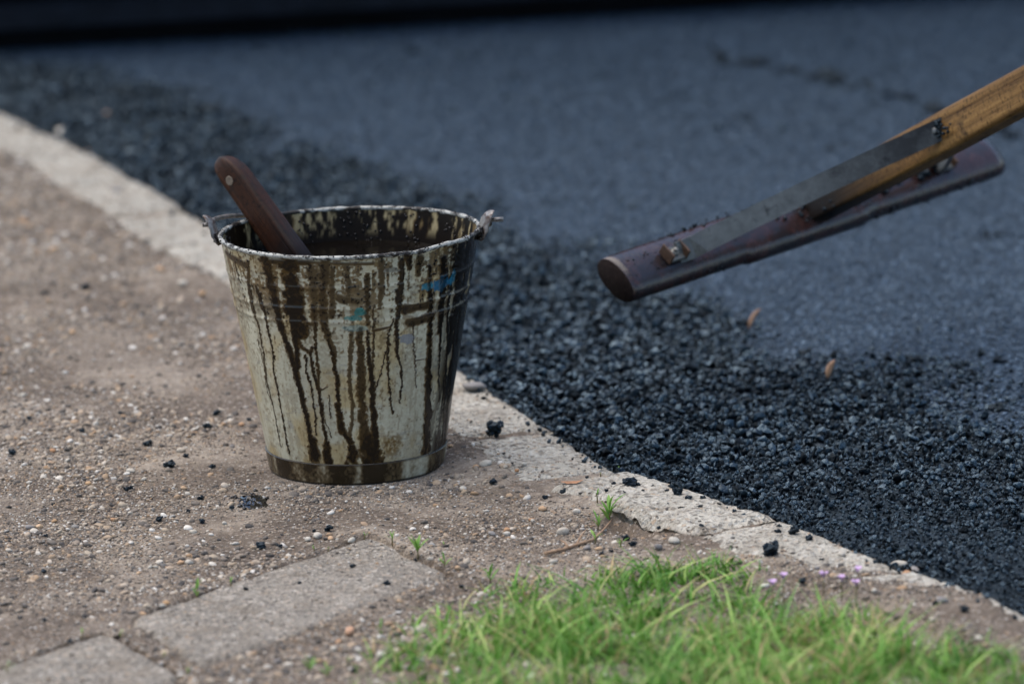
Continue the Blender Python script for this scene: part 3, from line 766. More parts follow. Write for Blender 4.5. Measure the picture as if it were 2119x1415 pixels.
dab(842, 700, 20, 12, (.16, .17, .19), .8, 477); dab(815, 558, 20, 5, (.09, .085, .07), .7, 478)
# geometry of the wall
ribs = 0.0
for z0, am, sg in ((.2375, .0009, .0026), (.2125, .0012, .0028), (.1960, .0011, .0025)):
    ribs = ribs+am*(.5+1.1*fbm(U, ZZ*0+z0, 22, 487, 2))*np.exp(-((ZZ-z0-(fbm(U, ZZ*0, 30, 489, 2)-.5)*.002)/sg)**2)
def bend_r(t, z): return (.0018*np.sin(2*t+.6)+.0012*np.sin(3*t+2)+.0022*np.exp(-((t+.62)/.16)**2)-.0016*np.exp(-((t+.95)/.12)**2))*(z/BH)**2
def bend_z(t, z): return (.0010*np.sin(2*t+1.2)+.0018*np.exp(-((t+.70)/.20)**2)-.0014*np.exp(-((t+1.0)/.13)**2))*(z/BH)**3
dents = (fbm(U, ZZ, 14, 481, 2)-.5)*.0022*sstep(0, .05, ZZ)
RR = r_wall(ZZ)+ribs+dents+bend_r(tha, ZZ)+.0008*core_
Vo = np.stack([RR*np.cos(TH), RR*np.sin(TH), ZZ+bend_z(tha, ZZ)], -1).reshape(-1, 3)
Fo = grid_faces(NTH, NZ, True)
TARZ = BH-.040
NI, NJ = 700, 90
thi = np.linspace(-math.pi*1.5, math.pi*.5, NI, endpoint=False); zi = np.linspace(.008, BH, NJ)
TI, ZI = np.meshgrid(thi, zi, indexing='ij'); ta_ = np.where(TI < -math.pi, TI+2*math.pi, TI)
UI = ta_*UR
si_ = fbm(UI, ZI*.10, 95, 501, 4); fi = fbm(UI, ZI*.4, 240, 505, 3); bi = fbm(UI, ZI*.15, 30, 507, 2)
mi_ = sstep(.38, .50, si_*.6+fi*.4); ci_ = sstep(.42, .53, si_*.45+fi*.30+bi*.30)
deep = sstep(.024, .006, ZI-TARZ)
ci_ = np.clip(np.maximum(ci_, deep), 0, 1)
coli = np.array([.27, .22, .12])*(1-mi_[..., None]*.85)+np.array([.085, .05, .016])*mi_[..., None]*.85
coli = coli*(1-ci_[..., None])+black*ci_[..., None]
RI = r_wall(ZI)-.0022+bend_r(ta_, ZI)
Vi = np.stack([RI*np.cos(TI), RI*np.sin(TI), ZI+bend_z(ta_, ZI)], -1).reshape(-1, 3)
Fi = grid_faces(NI, NJ, True)[:, ::-1]+len(Vo)
bucket = empty('bucket', (0, 0, 0), 'old pale metal bucket streaked with brown tar drips, standing on the dirt', 'bucket')
body = part('bucket_body', np.concatenate([Vo, Vi]), [Fo, Fi], MAT['bucket'], bucket, True,
            {'stain': ('FLOAT_COLOR', np.concatenate([col.reshape(-1, 3), coli.reshape(-1, 3)])), 'tar': ('FLOAT', np.concatenate([np.clip(mask2*.35+core2*.75, 0, 1).ravel(), (mi_*.1+ci_*.25).ravel()]))})
ins = M_attr('stained_inside'); ins.node_tree.nodes['Principled BSDF'].inputs['Specular IOR Level'].default_value = .10
body.data.materials.append(ins); body.data.polygons.foreach_set('material_index', np.r_[np.zeros(len(Fo), np.int32), np.ones(len(Fi), np.int32)])
# rolled rim
nr, kr = 300, 12
tr_ = np.linspace(-math.pi, math.pi, nr, endpoint=False)
rc = r_wall(BH)-.0002+bend_r(tr_, BH); zc = BH+bend_z(tr_, BH); an = np.arange(kr)/kr*2*math.pi
rad = .0027+.0005*np.sin(tr_*37)*np.sin(tr_*11)
rv = np.stack([(rc[:, None]+rad[:, None]*np.cos(an))*np.cos(tr_)[:, None], (rc[:, None]+rad[:, None]*np.cos(an))*np.sin(tr_)[:, None], zc[:, None]+rad[:, None]*np.sin(an)], -1)
Fr = np.array([[i*kr+j, ((i+1) % nr)*kr+j, ((i+1) % nr)*kr+(j+1) % kr, i*kr+(j+1) % kr] for i in range(nr) for j in range(kr)])
rim = part('rim', rv.reshape(-1, 3), [Fr], MAT['rim'], bucket)
# foot ring, stained
nf, kf = 700, 36
tf = np.linspace(-math.pi*1.5, math.pi*.5, nf, endpoint=False)
prof = [(RB+.0004, .0)] + [(r_wall(z)+.0018, z) for z in np.linspace(.0012, .0238, kf-4)] + [(r_wall(.0245)+.0012, .0247), (r_wall(.0248)+.0002, .0251), (r_wall(.025)-.0012, .0245)]
prof = np.array(prof); kf = len(prof)
TF = np.repeat(tf[:, None], kf, 1); tfa = np.where(TF < -math.pi, TF+2*math.pi, TF); ZF = np.repeat(prof[None, :, 1], nf, 0)
Vf = np.stack([prof[None, :, 0]*np.cos(TF), prof[None, :, 0]*np.sin(TF), ZF-.0006], -1)
UF = tfa*UR; bf = fbm(UF, ZF*.35, 42, 521, 4); ff = fbm(UF, ZF, 300, 525, 3)
t1, _ = px2b(860, 985); bright = np.exp(-((tfa-t1)/.28)**2)+.7*np.exp(-((tfa-px2b(800, 990)[0])/.10)**2)
mf = np.clip(sstep(.20, .50, bf*.8+ff*.2-.08*bright+.08), 0, 1)*.9; cf = np.clip(sstep(.40, .62, bf*.75+ff*.25-.13*bright+.10), 0, 1)*.88
cf = np.maximum(cf, sstep(.022, .0245, ZF)*.85); cf = np.maximum(cf, sstep(.004, .001, ZF)*.8)
cc = clean*.9*(1-mf[..., None])+brown*.9*mf[..., None]; cc = cc*(1-cf[..., None])+black*cf[..., None]
part('base_ring', Vf.reshape(-1, 3), [grid_faces(nf, kf, True)], MAT['bucket'], bucket, True, {'stain': ('FLOAT_COLOR', cc.reshape(-1, 3)), 'tar': ('FLOAT', np.clip(mf*.4+cf*.7, 0, 1).ravel())})
a_ = np.linspace(0, 2*math.pi, 64, endpoint=False)
part('bucket_floor', np.stack([.1005*np.cos(a_), .1005*np.sin(a_), 0*a_+.006], -1), [np.arange(64)[None]], MAT['wire'], bucket, False)
# ears and bail
TH0 = R_(-5)
def frame(th): return np.array([math.cos(th), math.sin(th), 0]), np.array([-math.sin(th), math.cos(th), 0])
UP = np.array([0, 0, 1.0]); piv = []
for th_, hw in ((TH0, .0105), (TH0+math.pi, .0100)):
    er, et = frame(th_); tw_ = R_(32 if th_ == TH0 else -14); et = et*math.cos(tw_)-er*math.sin(tw_)
    pr = [(-.0035, -.012, .8), (-.001, -.008, 1.0), (.0012, -.004, 1.0), (.0035, -.001, 1.0), (.0050, .007, 1.0), (.0072, .013, 1.0), (.0105, .0185, .80), (.0140, .0215, .45), (.0165, .0220, .12)]
    n_ = len(pr); tv = []
    for i, (ro, zo, wf) in enumerate(pr):
        c_ = er*(RT+.0035+ro)+UP*(BH+zo)
        i0, i1 = max(i-1, 0), min(i+1, n_-1); tg = nrm(er*(pr[i1][0]-pr[i0][0])+UP*(pr[i1][1]-pr[i0][1])); no = np.cross(et, tg)
        w_ = hw*wf
        tv.append([c_+et*w_+no*.0008, c_+et*w_*.0+no*.0011, c_-et*w_+no*.0008, c_-et*w_-no*.0008, c_-no*.0006, c_+et*w_-no*.0008])
    V, F = loft(tv); part('ear', V, F, MAT['ear'], bucket)
    piv.append(er*(RT+.0105)+UP*(BH+.0075))
BR = RT+.0145; tl = R_(14); er, et = frame(TH0); ph = np.linspace(0, math.pi, 60)
bw = [np.array(er*(BR+.016)+UP*(BH+.0118)), er*(BR+.008)+UP*(BH+.0116)]
bw += [er*BR*math.cos(p)+et*BR*.985*math.sin(p)+UP*(BH+.0115-.030*math.sin(p)**(2.4 if p > math.pi/2 else .55)) for p in ph]
bw += [-er*(BR+.006)+UP*(BH+.0110)]
V, F = tube(bw, .0026, 10); part('bail_handle', V, F, MAT['wire'], bucket)
# hardened tar beads on the rim, on the inner wall and round the ears
VB, FB = [], []; cnt = 0
def bead(p, r, sq=(1, 1, 1)):
    global cnt
    V = IV1*r*np.array(sq)*(1+.25*rng.normal(size=(len(IV1), 1))*.5)+p; VB.append(V); FB.append(IF1+cnt); cnt += len(V)
for i in range(420):
    t = rng.uniform(-math.pi, math.pi); z = rng.uniform(TARZ+.002, BH-.004)
    if fbm(np.array([t*UR]), np.array([z*.2]), 60, 531, 2)[0] < .47: continue
    r0 = r_wall(z)-.0024+float(bend_r(np.array(t), z)); er, et = frame(t); bead(er*r0+UP*z, rng.uniform(.0006, .0021))
for i in range(420):
    t = rng.uniform(-math.pi, math.pi); r0 = RT+float(bend_r(np.array(t), BH)); er, et = frame(t); al = rng.uniform(-.6, 3.6)
    bead(er*(r0+.0030*math.cos(al))+UP*(BH+float(bend_z(np.array(t), BH))+.0030*math.sin(al)), rng.uniform(.0004, .0011))
for i in range(40):
    er, et = frame(TH0+rng.normal(0, .05)); bead(er*(RT+.003+rng.uniform(0, .004))+UP*(BH-rng.uniform(-.003, .012)), rng.uniform(.0012, .0028))
    er, et = frame(TH0+math.pi+rng.normal(0, .04)); bead(er*(RT+.003+rng.uniform(0, .004))+UP*(BH-rng.uniform(-.003, .008)), rng.uniform(.001, .0022))
bc = part('tar_beads', np.concatenate(VB), [np.concatenate(FB)], MAT['tar_crust'], bucket); bc['kind'] = 'stuff'
# the liquid
nr_, na_ = 24, 120
rr_ = np.linspace(0, r_wall(TARZ)-.0015, nr_); aa_ = np.linspace(0, 2*math.pi, na_, endpoint=False)
Rg, Ag = np.meshgrid(rr_, aa_, indexing='ij'); X = Rg*np.cos(Ag); Y = Rg*np.sin(Ag)
Zt = (fbm(X, Y, 40, 541, 3)-.5)*.004+.0025*sstep(.012, 0, rr_[-1]-Rg)
tarl = empty('liquid_tar', (0, 0, TARZ), 'glossy black liquid tar filling the bucket', 'tar')
part('tar_surface', np.stack([X, Y, TARZ+Zt], -1).reshape(-1, 3), [np.array([[i*na_+j, (i+1)*na_+j, (i+1)*na_+(j+1) % na_, i*na_+(j+1) % na_] for i in range(nr_-1) for j in range(na_)])], MAT['tar'], tarl)

# ------------------------------------------------------------------ the brush in the bucket
Pa = at_y(541, 440, .085); Pb = at_y(604, 530, .050)
q = nrm(Pb-Pa); tip = Pa-q*(np.linalg.norm(at_y(541, 440, .085)-at_y(474, 322, .085-(Pb-Pa)[1]/(np.linalg.norm(Pb-Pa))*.075)))
tip = tip-q*.0075
view = nrm(Pa-CAM); sx = nrm(np.cross(q, view)); nb = np.cross(sx, q)
if nb@view > 0: nb = -nb
if sx@rgt < 0: sx = -sx
al = R_(38); sx, nb = sx*math.cos(al)+nb*math.sin(al), nb*math.cos(al)-sx*math.sin(al)   # turn so that the right edge shows
sx = nrm(sx); nb = nrm(nb-sx*(nb@sx))
brush = empty('tar_brush', tip+q*.12, 'dark brown wooden brush handle sticking out of the bucket', 'brush')
prof = [(0, .12), (.0012, .30), (.004, .50), (.009, .68), (.016, .82), (.026, .93), (.040, 1.0), (.07, 1.03), (.11, 1.08), (.15, 1.12), (.20, 1.16)]
secs, lc, tarv = [], [], []
for (s_, f) in prof:
    ring = []
    for k in range(24):
        a = (k+.5)/24*2*math.pi; ex = .30
        cx = math.copysign(abs(math.cos(a))**ex, math.cos(a)); cy = math.copysign(abs(math.sin(a))**ex, math.sin(a))
        hx, hy = .0165*f, .0115*min(1, f*1.15)
        ring.append(tip+q*s_+sx*(cx*hx-.006*(1-min(1, s_/.045))**2)+nb*cy*hy); lc.append((cx*hx, cy*hy, s_)); tarv.append(sstep(.105, .17, s_)*.9)
    secs.append(ring)
V, F = loft(secs)
bh = part('brush_handle', V, F, MAT['brush'], brush, True, {'lc': ('FLOAT_VECTOR', lc), 'tar': ('FLOAT', tarv)})
pc = tip+q*.036+nb*.0106-sx*.003
V, F = loft([[pc+nb*h+q*(.0062*r_*math.cos(a))+sx*(.0056*r_*math.sin(a)) for a in np.linspace(0, 2*math.pi, 18, endpoint=False)] for h, r_ in ((-.002, 1), (.0012, 1), (.0017, .9), (.0013, .6))])
part('hole_plug', V, F, MAT['plug'], bh)
V, F = loft([[tip+q*s_+sx*(x*.026)+nb*(y*.013) for x, y in ((-1, -1), (1, -1), (1, 1), (-1, 1))] for s_ in (.195, .235)])
part('ferrule', V, F, MAT['wire'], brush, False)
V, F = loft([[tip+q*s_+sx*(x*w_)+nb*(y*.012) for x, y in ((-1, -1), (0, -1.1), (1, -1), (1, 1), (0, 1.1), (-1, 1))] for s_, w_ in ((.234, .024), (.26, .027), (.285, .028))])
part('bristles', V, F, MAT['bristle'], brush)

# ------------------------------------------------------------------ the asphalt lute
A = at_depth(1274, 580, 6.78); B = at_depth(2042, 322, 7.26)
ha = nrm(B-A); HL = np.linalg.norm(B-A); c_ = nrm(np.cross(ha, UP)); u2 = np.cross(c_, ha)
if c_@fwd > 0: c_ = -c_
if u2[2] < 0: u2 = -u2
be = R_(52); wv = -u2*math.cos(be)+c_*math.sin(be); nv_ = c_*math.cos(be)+u2*math.sin(be)
lute = empty('asphalt_lute', (A+B)/2, 'long-handled wooden asphalt lute held above the fresh road', 'lute')
nh = 70; secs = []; HW, HT = .0335, .0185
for i in range(nh):
    t = i/(nh-1); s_ = t*HL
    f = .97 if i in (0, nh-1) else 1
    ring = []
    for k in range(28):
        a = k/28*2*math.pi
        cx = math.copysign(abs(math.cos(a))**.92, math.cos(a)); cy = math.copysign(abs(math.sin(a))**.92, math.sin(a))
        wob = 1+.03*float(fbm(np.array([s_]), np.array([k*.01]), 40, 551, 2)[0]-.5)
        ext = (.0035 if .30 < t < .62 and cx > .6 else 0)
        ring.append(A+ha*s_+wv*(cx*HW*f*wob+ext)+nv_*(cy*HT*f))
    secs.append(ring)
V, F = loft(secs); board = part('lute_board', V, F, MAT['board'], lute)
for e_, sg_ in ((secs[0], -1), (secs[-1], 1)):
    e_ = np.array(e_); ce = e_.mean(0); V, F = loft([ce+(e_-ce)*.99+ha*sg_*.0004, ce+(e_-ce)*.96+ha*sg_*.0018]); part('end_grain', V, F, MAT['end_grain'], board)
Mid = A+ha*HL*.5+nv_*HT
# handle: leaves the board at right angles to its length and runs through the frame's right edge
rd = ray(2119, 190); tq = ((Mid-CAM)@ha)/(rd@ha); Q = CAM+rd*tq; hp = nrm(Q-Mid); hl = np.linalg.norm(Q-Mid)
hv = nrm(upv-hp*(upv@hp)); hn = np.cross(hp, hv)
if hn@fwd > 0: hn = -hn
secs, lc, tarv = [], [], []
LEN = 1.75; 
for s_ in np.concatenate([np.linspace(-.005, hl+.1, 40), np.linspace(hl+.2, LEN, 14)]):
    tp = float(sstep(-.02, .30, s_)); hh = .0225+.0028*tp; off = 0.0
    if s_ > hl+.4: hh -= .006*float(sstep(hl+.4, hl+.7, s_))
    ring = []
    for k in range(24):
        a = (k+.5)/24*2*math.pi
        cx = math.copysign(abs(math.cos(a))**.26, math.cos(a)); cy = math.copysign(abs(math.sin(a))**.26, math.sin(a))
        ring.append(Mid+hp*s_+hv*(cx*hh+off)+hn*cy*.0155); lc.append((cx*hh, cy*.0155, s_)); tarv.append((1-sstep(.03, .22, s_))*.97)
    secs.append(ring)
V, F = loft(secs); part('lute_handle', V, F, MAT['handle'], lute, True, {'lc': ('FLOAT_VECTOR', lc), 'tar': ('FLOAT', tarv)})
def strut(pts, side, wdir, hw=.0132, th_=.0026):
    P = np.array(pts); n = len(P); secs = []
    for i in range(n):
        T = nrm(P[min(i+1, n-1)]-P[max(i-1, 0)]); w_ = nrm(wdir-T*(wdir@T)); nn = np.cross(T, w_)
        secs.append([P[i]+w_*a*hw+nn*b*th_ for a, b in ((-1, -1), (1, -1), (1, 1), (-1, 1))])
    return loft(secs)
def on_board(px, py, lift=.0): 
    d = ray(px, py); p0 = A+nv_*(HT+lift); t = ((p0-CAM)@nv_)/(d@nv_); return CAM+d*t
Lb = on_board(1392, 528, .0025); Rb = on_board(1948, 342, .0025)
# strut end on the handle's near side
hs = CAM+ray(1938, 272)*((((Mid+hn*.018)-CAM)@hn)/(ray(1938, 272)@hn))
Ls = on_board(1432, 512, .009)
p0 = Lb+(Ls-Lb)*.55
bars = [Lb+ (Ls-Lb)*.25, Ls]+[Ls+(hs-Ls)*t+hn*.004*math.sin(t*math.pi) for t in np.linspace(.05, .97, 12)]+[hs+nrm(hs-Ls)*.012]
V, F = strut(bars, 1, upv); part('strut', V, F, MAT['strut'], lute, False, {'tar': ('FLOAT', sstep(.35, .95, np.repeat(np.arange(len(bars))/(len(bars)-1), 4)))})
hs2 = hs-hn*.036; Rs = Rb+nv_*.008
V, F = strut([Rb+nv_*.003-ha*.004, Rs-ha*.012]+[Rs+(hs2-Rs)*t for t in np.linspace(.15, 1, 8)], 1, upv); part('strut', V, F, MAT['strut'], lute, False)
for Bp in (Lb, Rb):
    V, F = bbox(Bp+nv_*.0016, ha, wv, nv_, .0125, .0105, .0022, .0008); pl = part('mounting_plate', V, F, MAT['strut'], lute, False)
    for sgn in (-1, 1):
        V, F = bbox(Bp+nv_*.006+ha*sgn*.0138, ha, wv, nv_, .0014, .0108, .0072, .0005); part('flange', V, F, MAT['rust'], pl, False)
    V, F = loft([[Bp+nv_*h+(ha*math.cos(a)+wv*math.sin(a))*r_ for a in np.linspace(0, 2*math.pi, 6, endpoint=False)] for h, r_ in ((.003, .0052), (.0070, .0052), (.0078, .0044))])
    part('bolt', V, F, MAT['bolt'], pl, False)
    V, F = loft([[Bp+nv_*h+(ha*math.cos(a)+wv*math.sin(a))*r_ for a in np.linspace(0, 2*math.pi, 12, endpoint=False)] for h, r_ in ((.007, .0028), (.0110, .0028), (.0116, .002))])
    part('bolt_end', V, F, MAT['bolt'], pl)
V, F = loft([[hs+hn*h+(hp*math.cos(a)+hv*math.sin(a))*r_ for a in np.linspace(0, 2*math.pi, 12, endpoint=False)] for h, r_ in ((.002, .0045), (.0050, .0045), (.006, .003))])
part('rivet', V, F, MAT['strut'], lute)
# asphalt stuck to the board: along the upper edge, lower edge and round the handle socket
VB, FB = [], []; cnt = 0
def crumbs(n, fn, r0, r1):
    global cnt
    for i in range(n):
        p, r = fn(), rng.uniform(r0, r1); V = IV1*r*rng.uniform(.7, 1.2, (1, 3))*(1+.35*(rng.random((len(IV1), 1))-.5))+p
        VB.append(V); FB.append(IF1+cnt); cnt += len(V)
crumbs(150, lambda: A+ha*HL*np.clip(rng.normal(.33, .11), .1, .6)-wv*HW*rng.uniform(.78, 1.02)+nv_*HT*rng.uniform(-.5, .75), .0009, .0030)
crumbs(120, lambda: A+ha*HL*rng.uniform(.15, .98)+wv*HW*rng.uniform(.95, 1.03)+nv_*HT*rng.uniform(-.3, .45), .0008, .0022)
crumbs(110, lambda: A+ha*HL*np.clip(rng.normal(.60, .10), .4, .85)+wv*HW*rng.normal(.0, .28)+nv_*(HT+.001), .0012, .0040)
crumbs(70, lambda: A+ha*HL*rng.uniform(.01, .3)+wv*HW*rng.uniform(-.6, .8)+nv_*HT*1.0, .0005, .0013)
crumbs(60, lambda: Mid+hp*rng.uniform(0, .05)+hv*rng.uniform(-.022, .012)+hn*rng.uniform(0, .0155), .0015, .0045)
crumbs(40, lambda: Rb-ha*rng.uniform(.012, .05)+wv*rng.normal(0, .006)+nv_*rng.uniform(0, .008), .002, .005)
crumbs(40, lambda: hs+hp*rng.normal(.006, .007)+hv*rng.uniform(-.010, .010)+hn*.003, .001, .0032)
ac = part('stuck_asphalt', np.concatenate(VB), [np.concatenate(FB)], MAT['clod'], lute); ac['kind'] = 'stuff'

# ------------------------------------------------------------------ paving machine behind
m0 = np.array([-.576, 3.045, 0]); m1 = np.array([1.19, 3.335, 0]); md = nrm(m1-m0); mn = np.array([-md[1], md[0], 0])
mach = empty('paving_machine', m0+md*1.0+mn*.3, 'long black steel screed of a paving machine low over the road', 'machine')
def mbox(name, s0, s1, d0, d1, z0, z1, mat, par=None, bev=.006):
    c = m0+md*(s0+s1)/2+mn*(d0+d1)/2+UP*(z0+z1)/2
    V, F = bbox(c, md, mn, UP, (s1-s0)/2, (d1-d0)/2, (z1-z0)/2, bev); return part(name, V, F, mat, par or mach, False)
mbox('sole_plate', -.12, 2.6, .06, .50, -.002, .030, MAT['machine'])
mbox('lower_beam', -.13, 2.6, .03, .46, .0305, .078, MAT['machine_plate'])
mbox('recess_panel', -.12, 2.6, .085, .44, .0785, .130, MAT['machine'])
mbox('upper_beam', -.13, 2.6, .02, .60, .1305, .24, MAT['machine'])
mbox('footboard', -.10, 2.6, -.05, .25, .2405, .262, MAT['machine_plate'])
mbox('body_sky_block', -.10, 2.6, .26, 1.9, .2625, 1.45, MAT['machine'])  # unseen upper body, made tall to block sky reflection on the far asphalt
mbox('hopper_sky_block', -.12, 2.62, .30, .38, 1.4505, 1.75, MAT['machine_plate'])  # out of view, extra height so the asphalt reflects less sky
for k in range(6):
    mbox('mounting_bolt', .1+k*.42, .125+k*.42, .022, .031, .046, .062, MAT['machine_plate'], None, .002)

# ------------------------------------------------------------------ clods, stones, weeds and other small things
def clod_mesh(seed):
    r = np.random.default_rng(seed); VV, FF, c = [], [], 0
    for i in range(20):                                   # a clod is a clump of tar-coated stones
        d_ = r.normal(size=3); d_ = d_/np.linalg.norm(d_)*(0 if i == 0 else r.uniform(.45, .78)); sz = .75 if i == 0 else r.uniform(.20, .42)
        V_ = IV1.copy()
        for _ in range(7):
            n_ = nrm(r.normal(size=3)); q_ = V_@n_; V_ = V_-np.outer(np.clip(q_-r.uniform(.5, .85), 0, None), n_)
        V_ = V_*(1+.15*(r.random((len(V_), 1))-.5))*sz*np.array([1, r.uniform(.75, 1), r.uniform(.65, 1)])+d_*np.array([1, .9, .8])
        VV.append(V_); FF.append(IF1+c); c += len(V_)
    return np_mesh('asphalt_clod', np.concatenate(VV), [np.concatenate(FF)], [MAT['clod']], False)
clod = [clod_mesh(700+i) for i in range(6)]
def place(name, me, p, size, label, cat, group=None, flat=1.0, sink=.12):
    o = bpy.data.objects.new(name, me); COL.objects.link(o)
    o.scale = (size, size*random.uniform(.8, 1.1), size*flat); o.rotation_euler = (random.uniform(-.25, .25), random.uniform(-.25, .25), random.uniform(0, 6.28))
    o.location = (p[0], p[1], p[2]+size*flat*(.62-sink)); tag(o, label, cat, group); return o
def surf(px, py, dz=0.0):
    p = at_z(px, py, 0.0)
    for _ in range(3):
        s = float(sd_road(np.array([p[0]]), np.array([p[1]]))[0]); X_, Y_ = np.array([p[0]]), np.array([p[1]])
        if s > 0: z = float(road_z(X_, Y_)[0])+(.003 if float(loose_amt(X_, Y_)[0]) > .5 else 0)
        elif s > -.115: z = max(KTOP-.001, float(ground_z(X_, Y_)[0]))
        elif float(slab_sd(X_, Y_)[0]) > .004: z = .007
        else: z = float(ground_z(X_, Y_)[0])
        p = at_z(px, py, z)
    return p
SC = 1/1790
for px, py, d, lab in [(1025, 900, 38, 'dull black asphalt clod lying across the kerb joint beside the bucket'),
                       (1307, 1008, 30, 'glossy black asphalt clod standing on the cracked kerb stone'),
                       (1597, 1150, 34, 'black asphalt clod lying in the dirt just behind the grass')]:
    place('asphalt_clod', clod[0 if px != 1307 else 1], surf(px, py), d*SC*.72, lab, 'clod', None, .95)
TSP = surf(522, 1036)
def landmark(p):
    d = {'beside the bucket': np.hypot(p[0], p[1])-.10, 'beside the shiny tar splash': np.hypot(p[0]-TSP[0], p[1]-TSP[1])-.02,
         'beside the kerb': abs(float(sd_road(np.array([p[0]]), np.array([p[1]]))[0]))-.118, 'next to the grass': abs(float(grass_amt(np.array([p[0]]), np.array([p[1]]))[0])),
         'at the edge of the slabs': abs(float(slab_sd(np.array([p[0]]), np.array([p[1]]))[0])), 'near the broken kerb hollow': np.hypot(p[0]-HOL[0], p[1]-HOL[1])-.03}
    if float(slab_sd(np.array([p[0]]), np.array([p[1]]))[0]) > .004: return 'lying on a paving slab'
    k = min(d, key=d.get); return k if d[k] < .13 else 'in the open dirt away from bucket, kerb and slabs'
gk = 'small asphalt crumbs fallen on the kerb'
for px, py, d in [(1169, 916, 11), (1393, 1010, 20), (1402, 1026, 22), (1438, 1018, 20), (1455, 1022, 14), (1300, 982, 10), (1425, 1036, 14), (1455, 1035, 14), (1440, 1042, 9), (1475, 1040, 14), (1490, 1044, 10),
                  (1535, 1057, 15), (1520, 1060, 9), (1570, 1070, 13), (1583, 1075, 13), (1350, 1010, 10), (1292, 1022, 8), (1380, 1018, 9), (1270, 1003, 9), (1255, 1018, 8), (1410, 1056, 11), (1448, 1053, 11), (1382, 1045, 6), (1610, 1103, 12), (1640, 1106, 20), (1675, 1120, 16), (1612, 1092, 9),
                  (1205, 943, 5), (1185, 951, 5), (1095, 893, 8), (1330, 1018, 7), (1310, 1030, 6), (1370, 1000, 7), (1347, 994, 12), (1361, 991, 12)]:
    place('asphalt_crumb', random.choice(clod), surf(px, py), d*SC*.72, 'small black asphalt crumb lying on the pale kerb stones', 'crumb', gk)
gd = 'asphalt crumbs scattered on the dirt'
for px, py, d in [(430, 886, 20), (448, 858, 18), (350, 966, 24), (305, 922, 20), (440, 968, 14), (385, 946, 12), (262, 1015, 15), (415, 1033, 14), (390, 1060, 10), (480, 1052, 10), (330, 1078, 16), (418, 1082, 16), (678, 1098, 18), (540, 1134, 22), (578, 1133, 14), (632, 930, 9), (270, 1012, 12),
                  (175, 600, 24), (95, 608, 16), (25, 940, 18), (110, 1045, 8), (95, 1110, 9), (1128, 1032, 12), (1165, 1020, 14), (1020, 1000, 16), (1245, 1148, 12), (1295, 1118, 18), (1308, 1128, 14), (1265, 1142, 9), (1450, 1092, 12), (1363, 1094, 10), (1660, 1205, 16), (1995, 1265, 18), (1935, 1250, 12), (1700, 1160, 10), (90, 1185, 12), (92, 1284, 9), (600, 870, 12), (575, 862, 10), (515, 870, 10), (650, 1100, 8), (170, 895, 14), (60, 868, 12), (250, 860, 14), (690, 1010, 8), (780, 1015, 9), (1215, 990, 9), (860, 1160, 8), (955, 1215, 10), (800, 1210, 14), (730, 1173, 12), (510, 1222, 12), (620, 1208, 10), (825, 1265, 10), (730, 1390, 13), (145, 1330, 12)]:
    lm = landmark(surf(px, py)); place('asphalt_crumb', random.choice(clod), surf(px, py), d*SC*.68, 'small black asphalt crumb '+lm, 'crumb', 'crumbs '+lm, .85)
gr_ = 'dark asphalt clods on the rolled surface'
for px, py, d in [(735, 332, 20), (930, 436, 20), (1100, 620, 22), (1240, 655, 20), (1665, 735, 26), (1895, 748, 20), (2070, 752, 24), (1445, 650, 16), (1545, 672, 22), (1610, 697, 12), (2060, 850, 30), (2000, 862, 20), (1905, 768, 12), (440, 232, 40), (300, 180, 26), (790, 386, 22), (850, 412, 20),
                  (1035, 415, 14), (700, 395, 16), (640, 315, 18), (560, 275, 18), (1945, 640, 9), (1060, 545, 26), (1130, 540, 28), (1160, 548, 20)]:
    place('asphalt_clod', random.choice(clod), surf(px, py), d*SC*.85, 'dark asphalt clod lying loose on the smooth rolled asphalt', 'clod', gr_, .7)
gs_ = 'crumbs along the roller seam'
for i in range(34):
    t = i/33; px = 1475+t*640+random.uniform(-14, 14); py = 122+t*168+random.uniform(-10, 10)-28*math.sin(t*math.pi)*.6
    place('asphalt_crumb', random.choice(clod), surf(px, py), random.uniform(16, 38)*SC*1.0, 'asphalt crumb in the dark line curving across the rolled asphalt', 'crumb', gs_, .55)

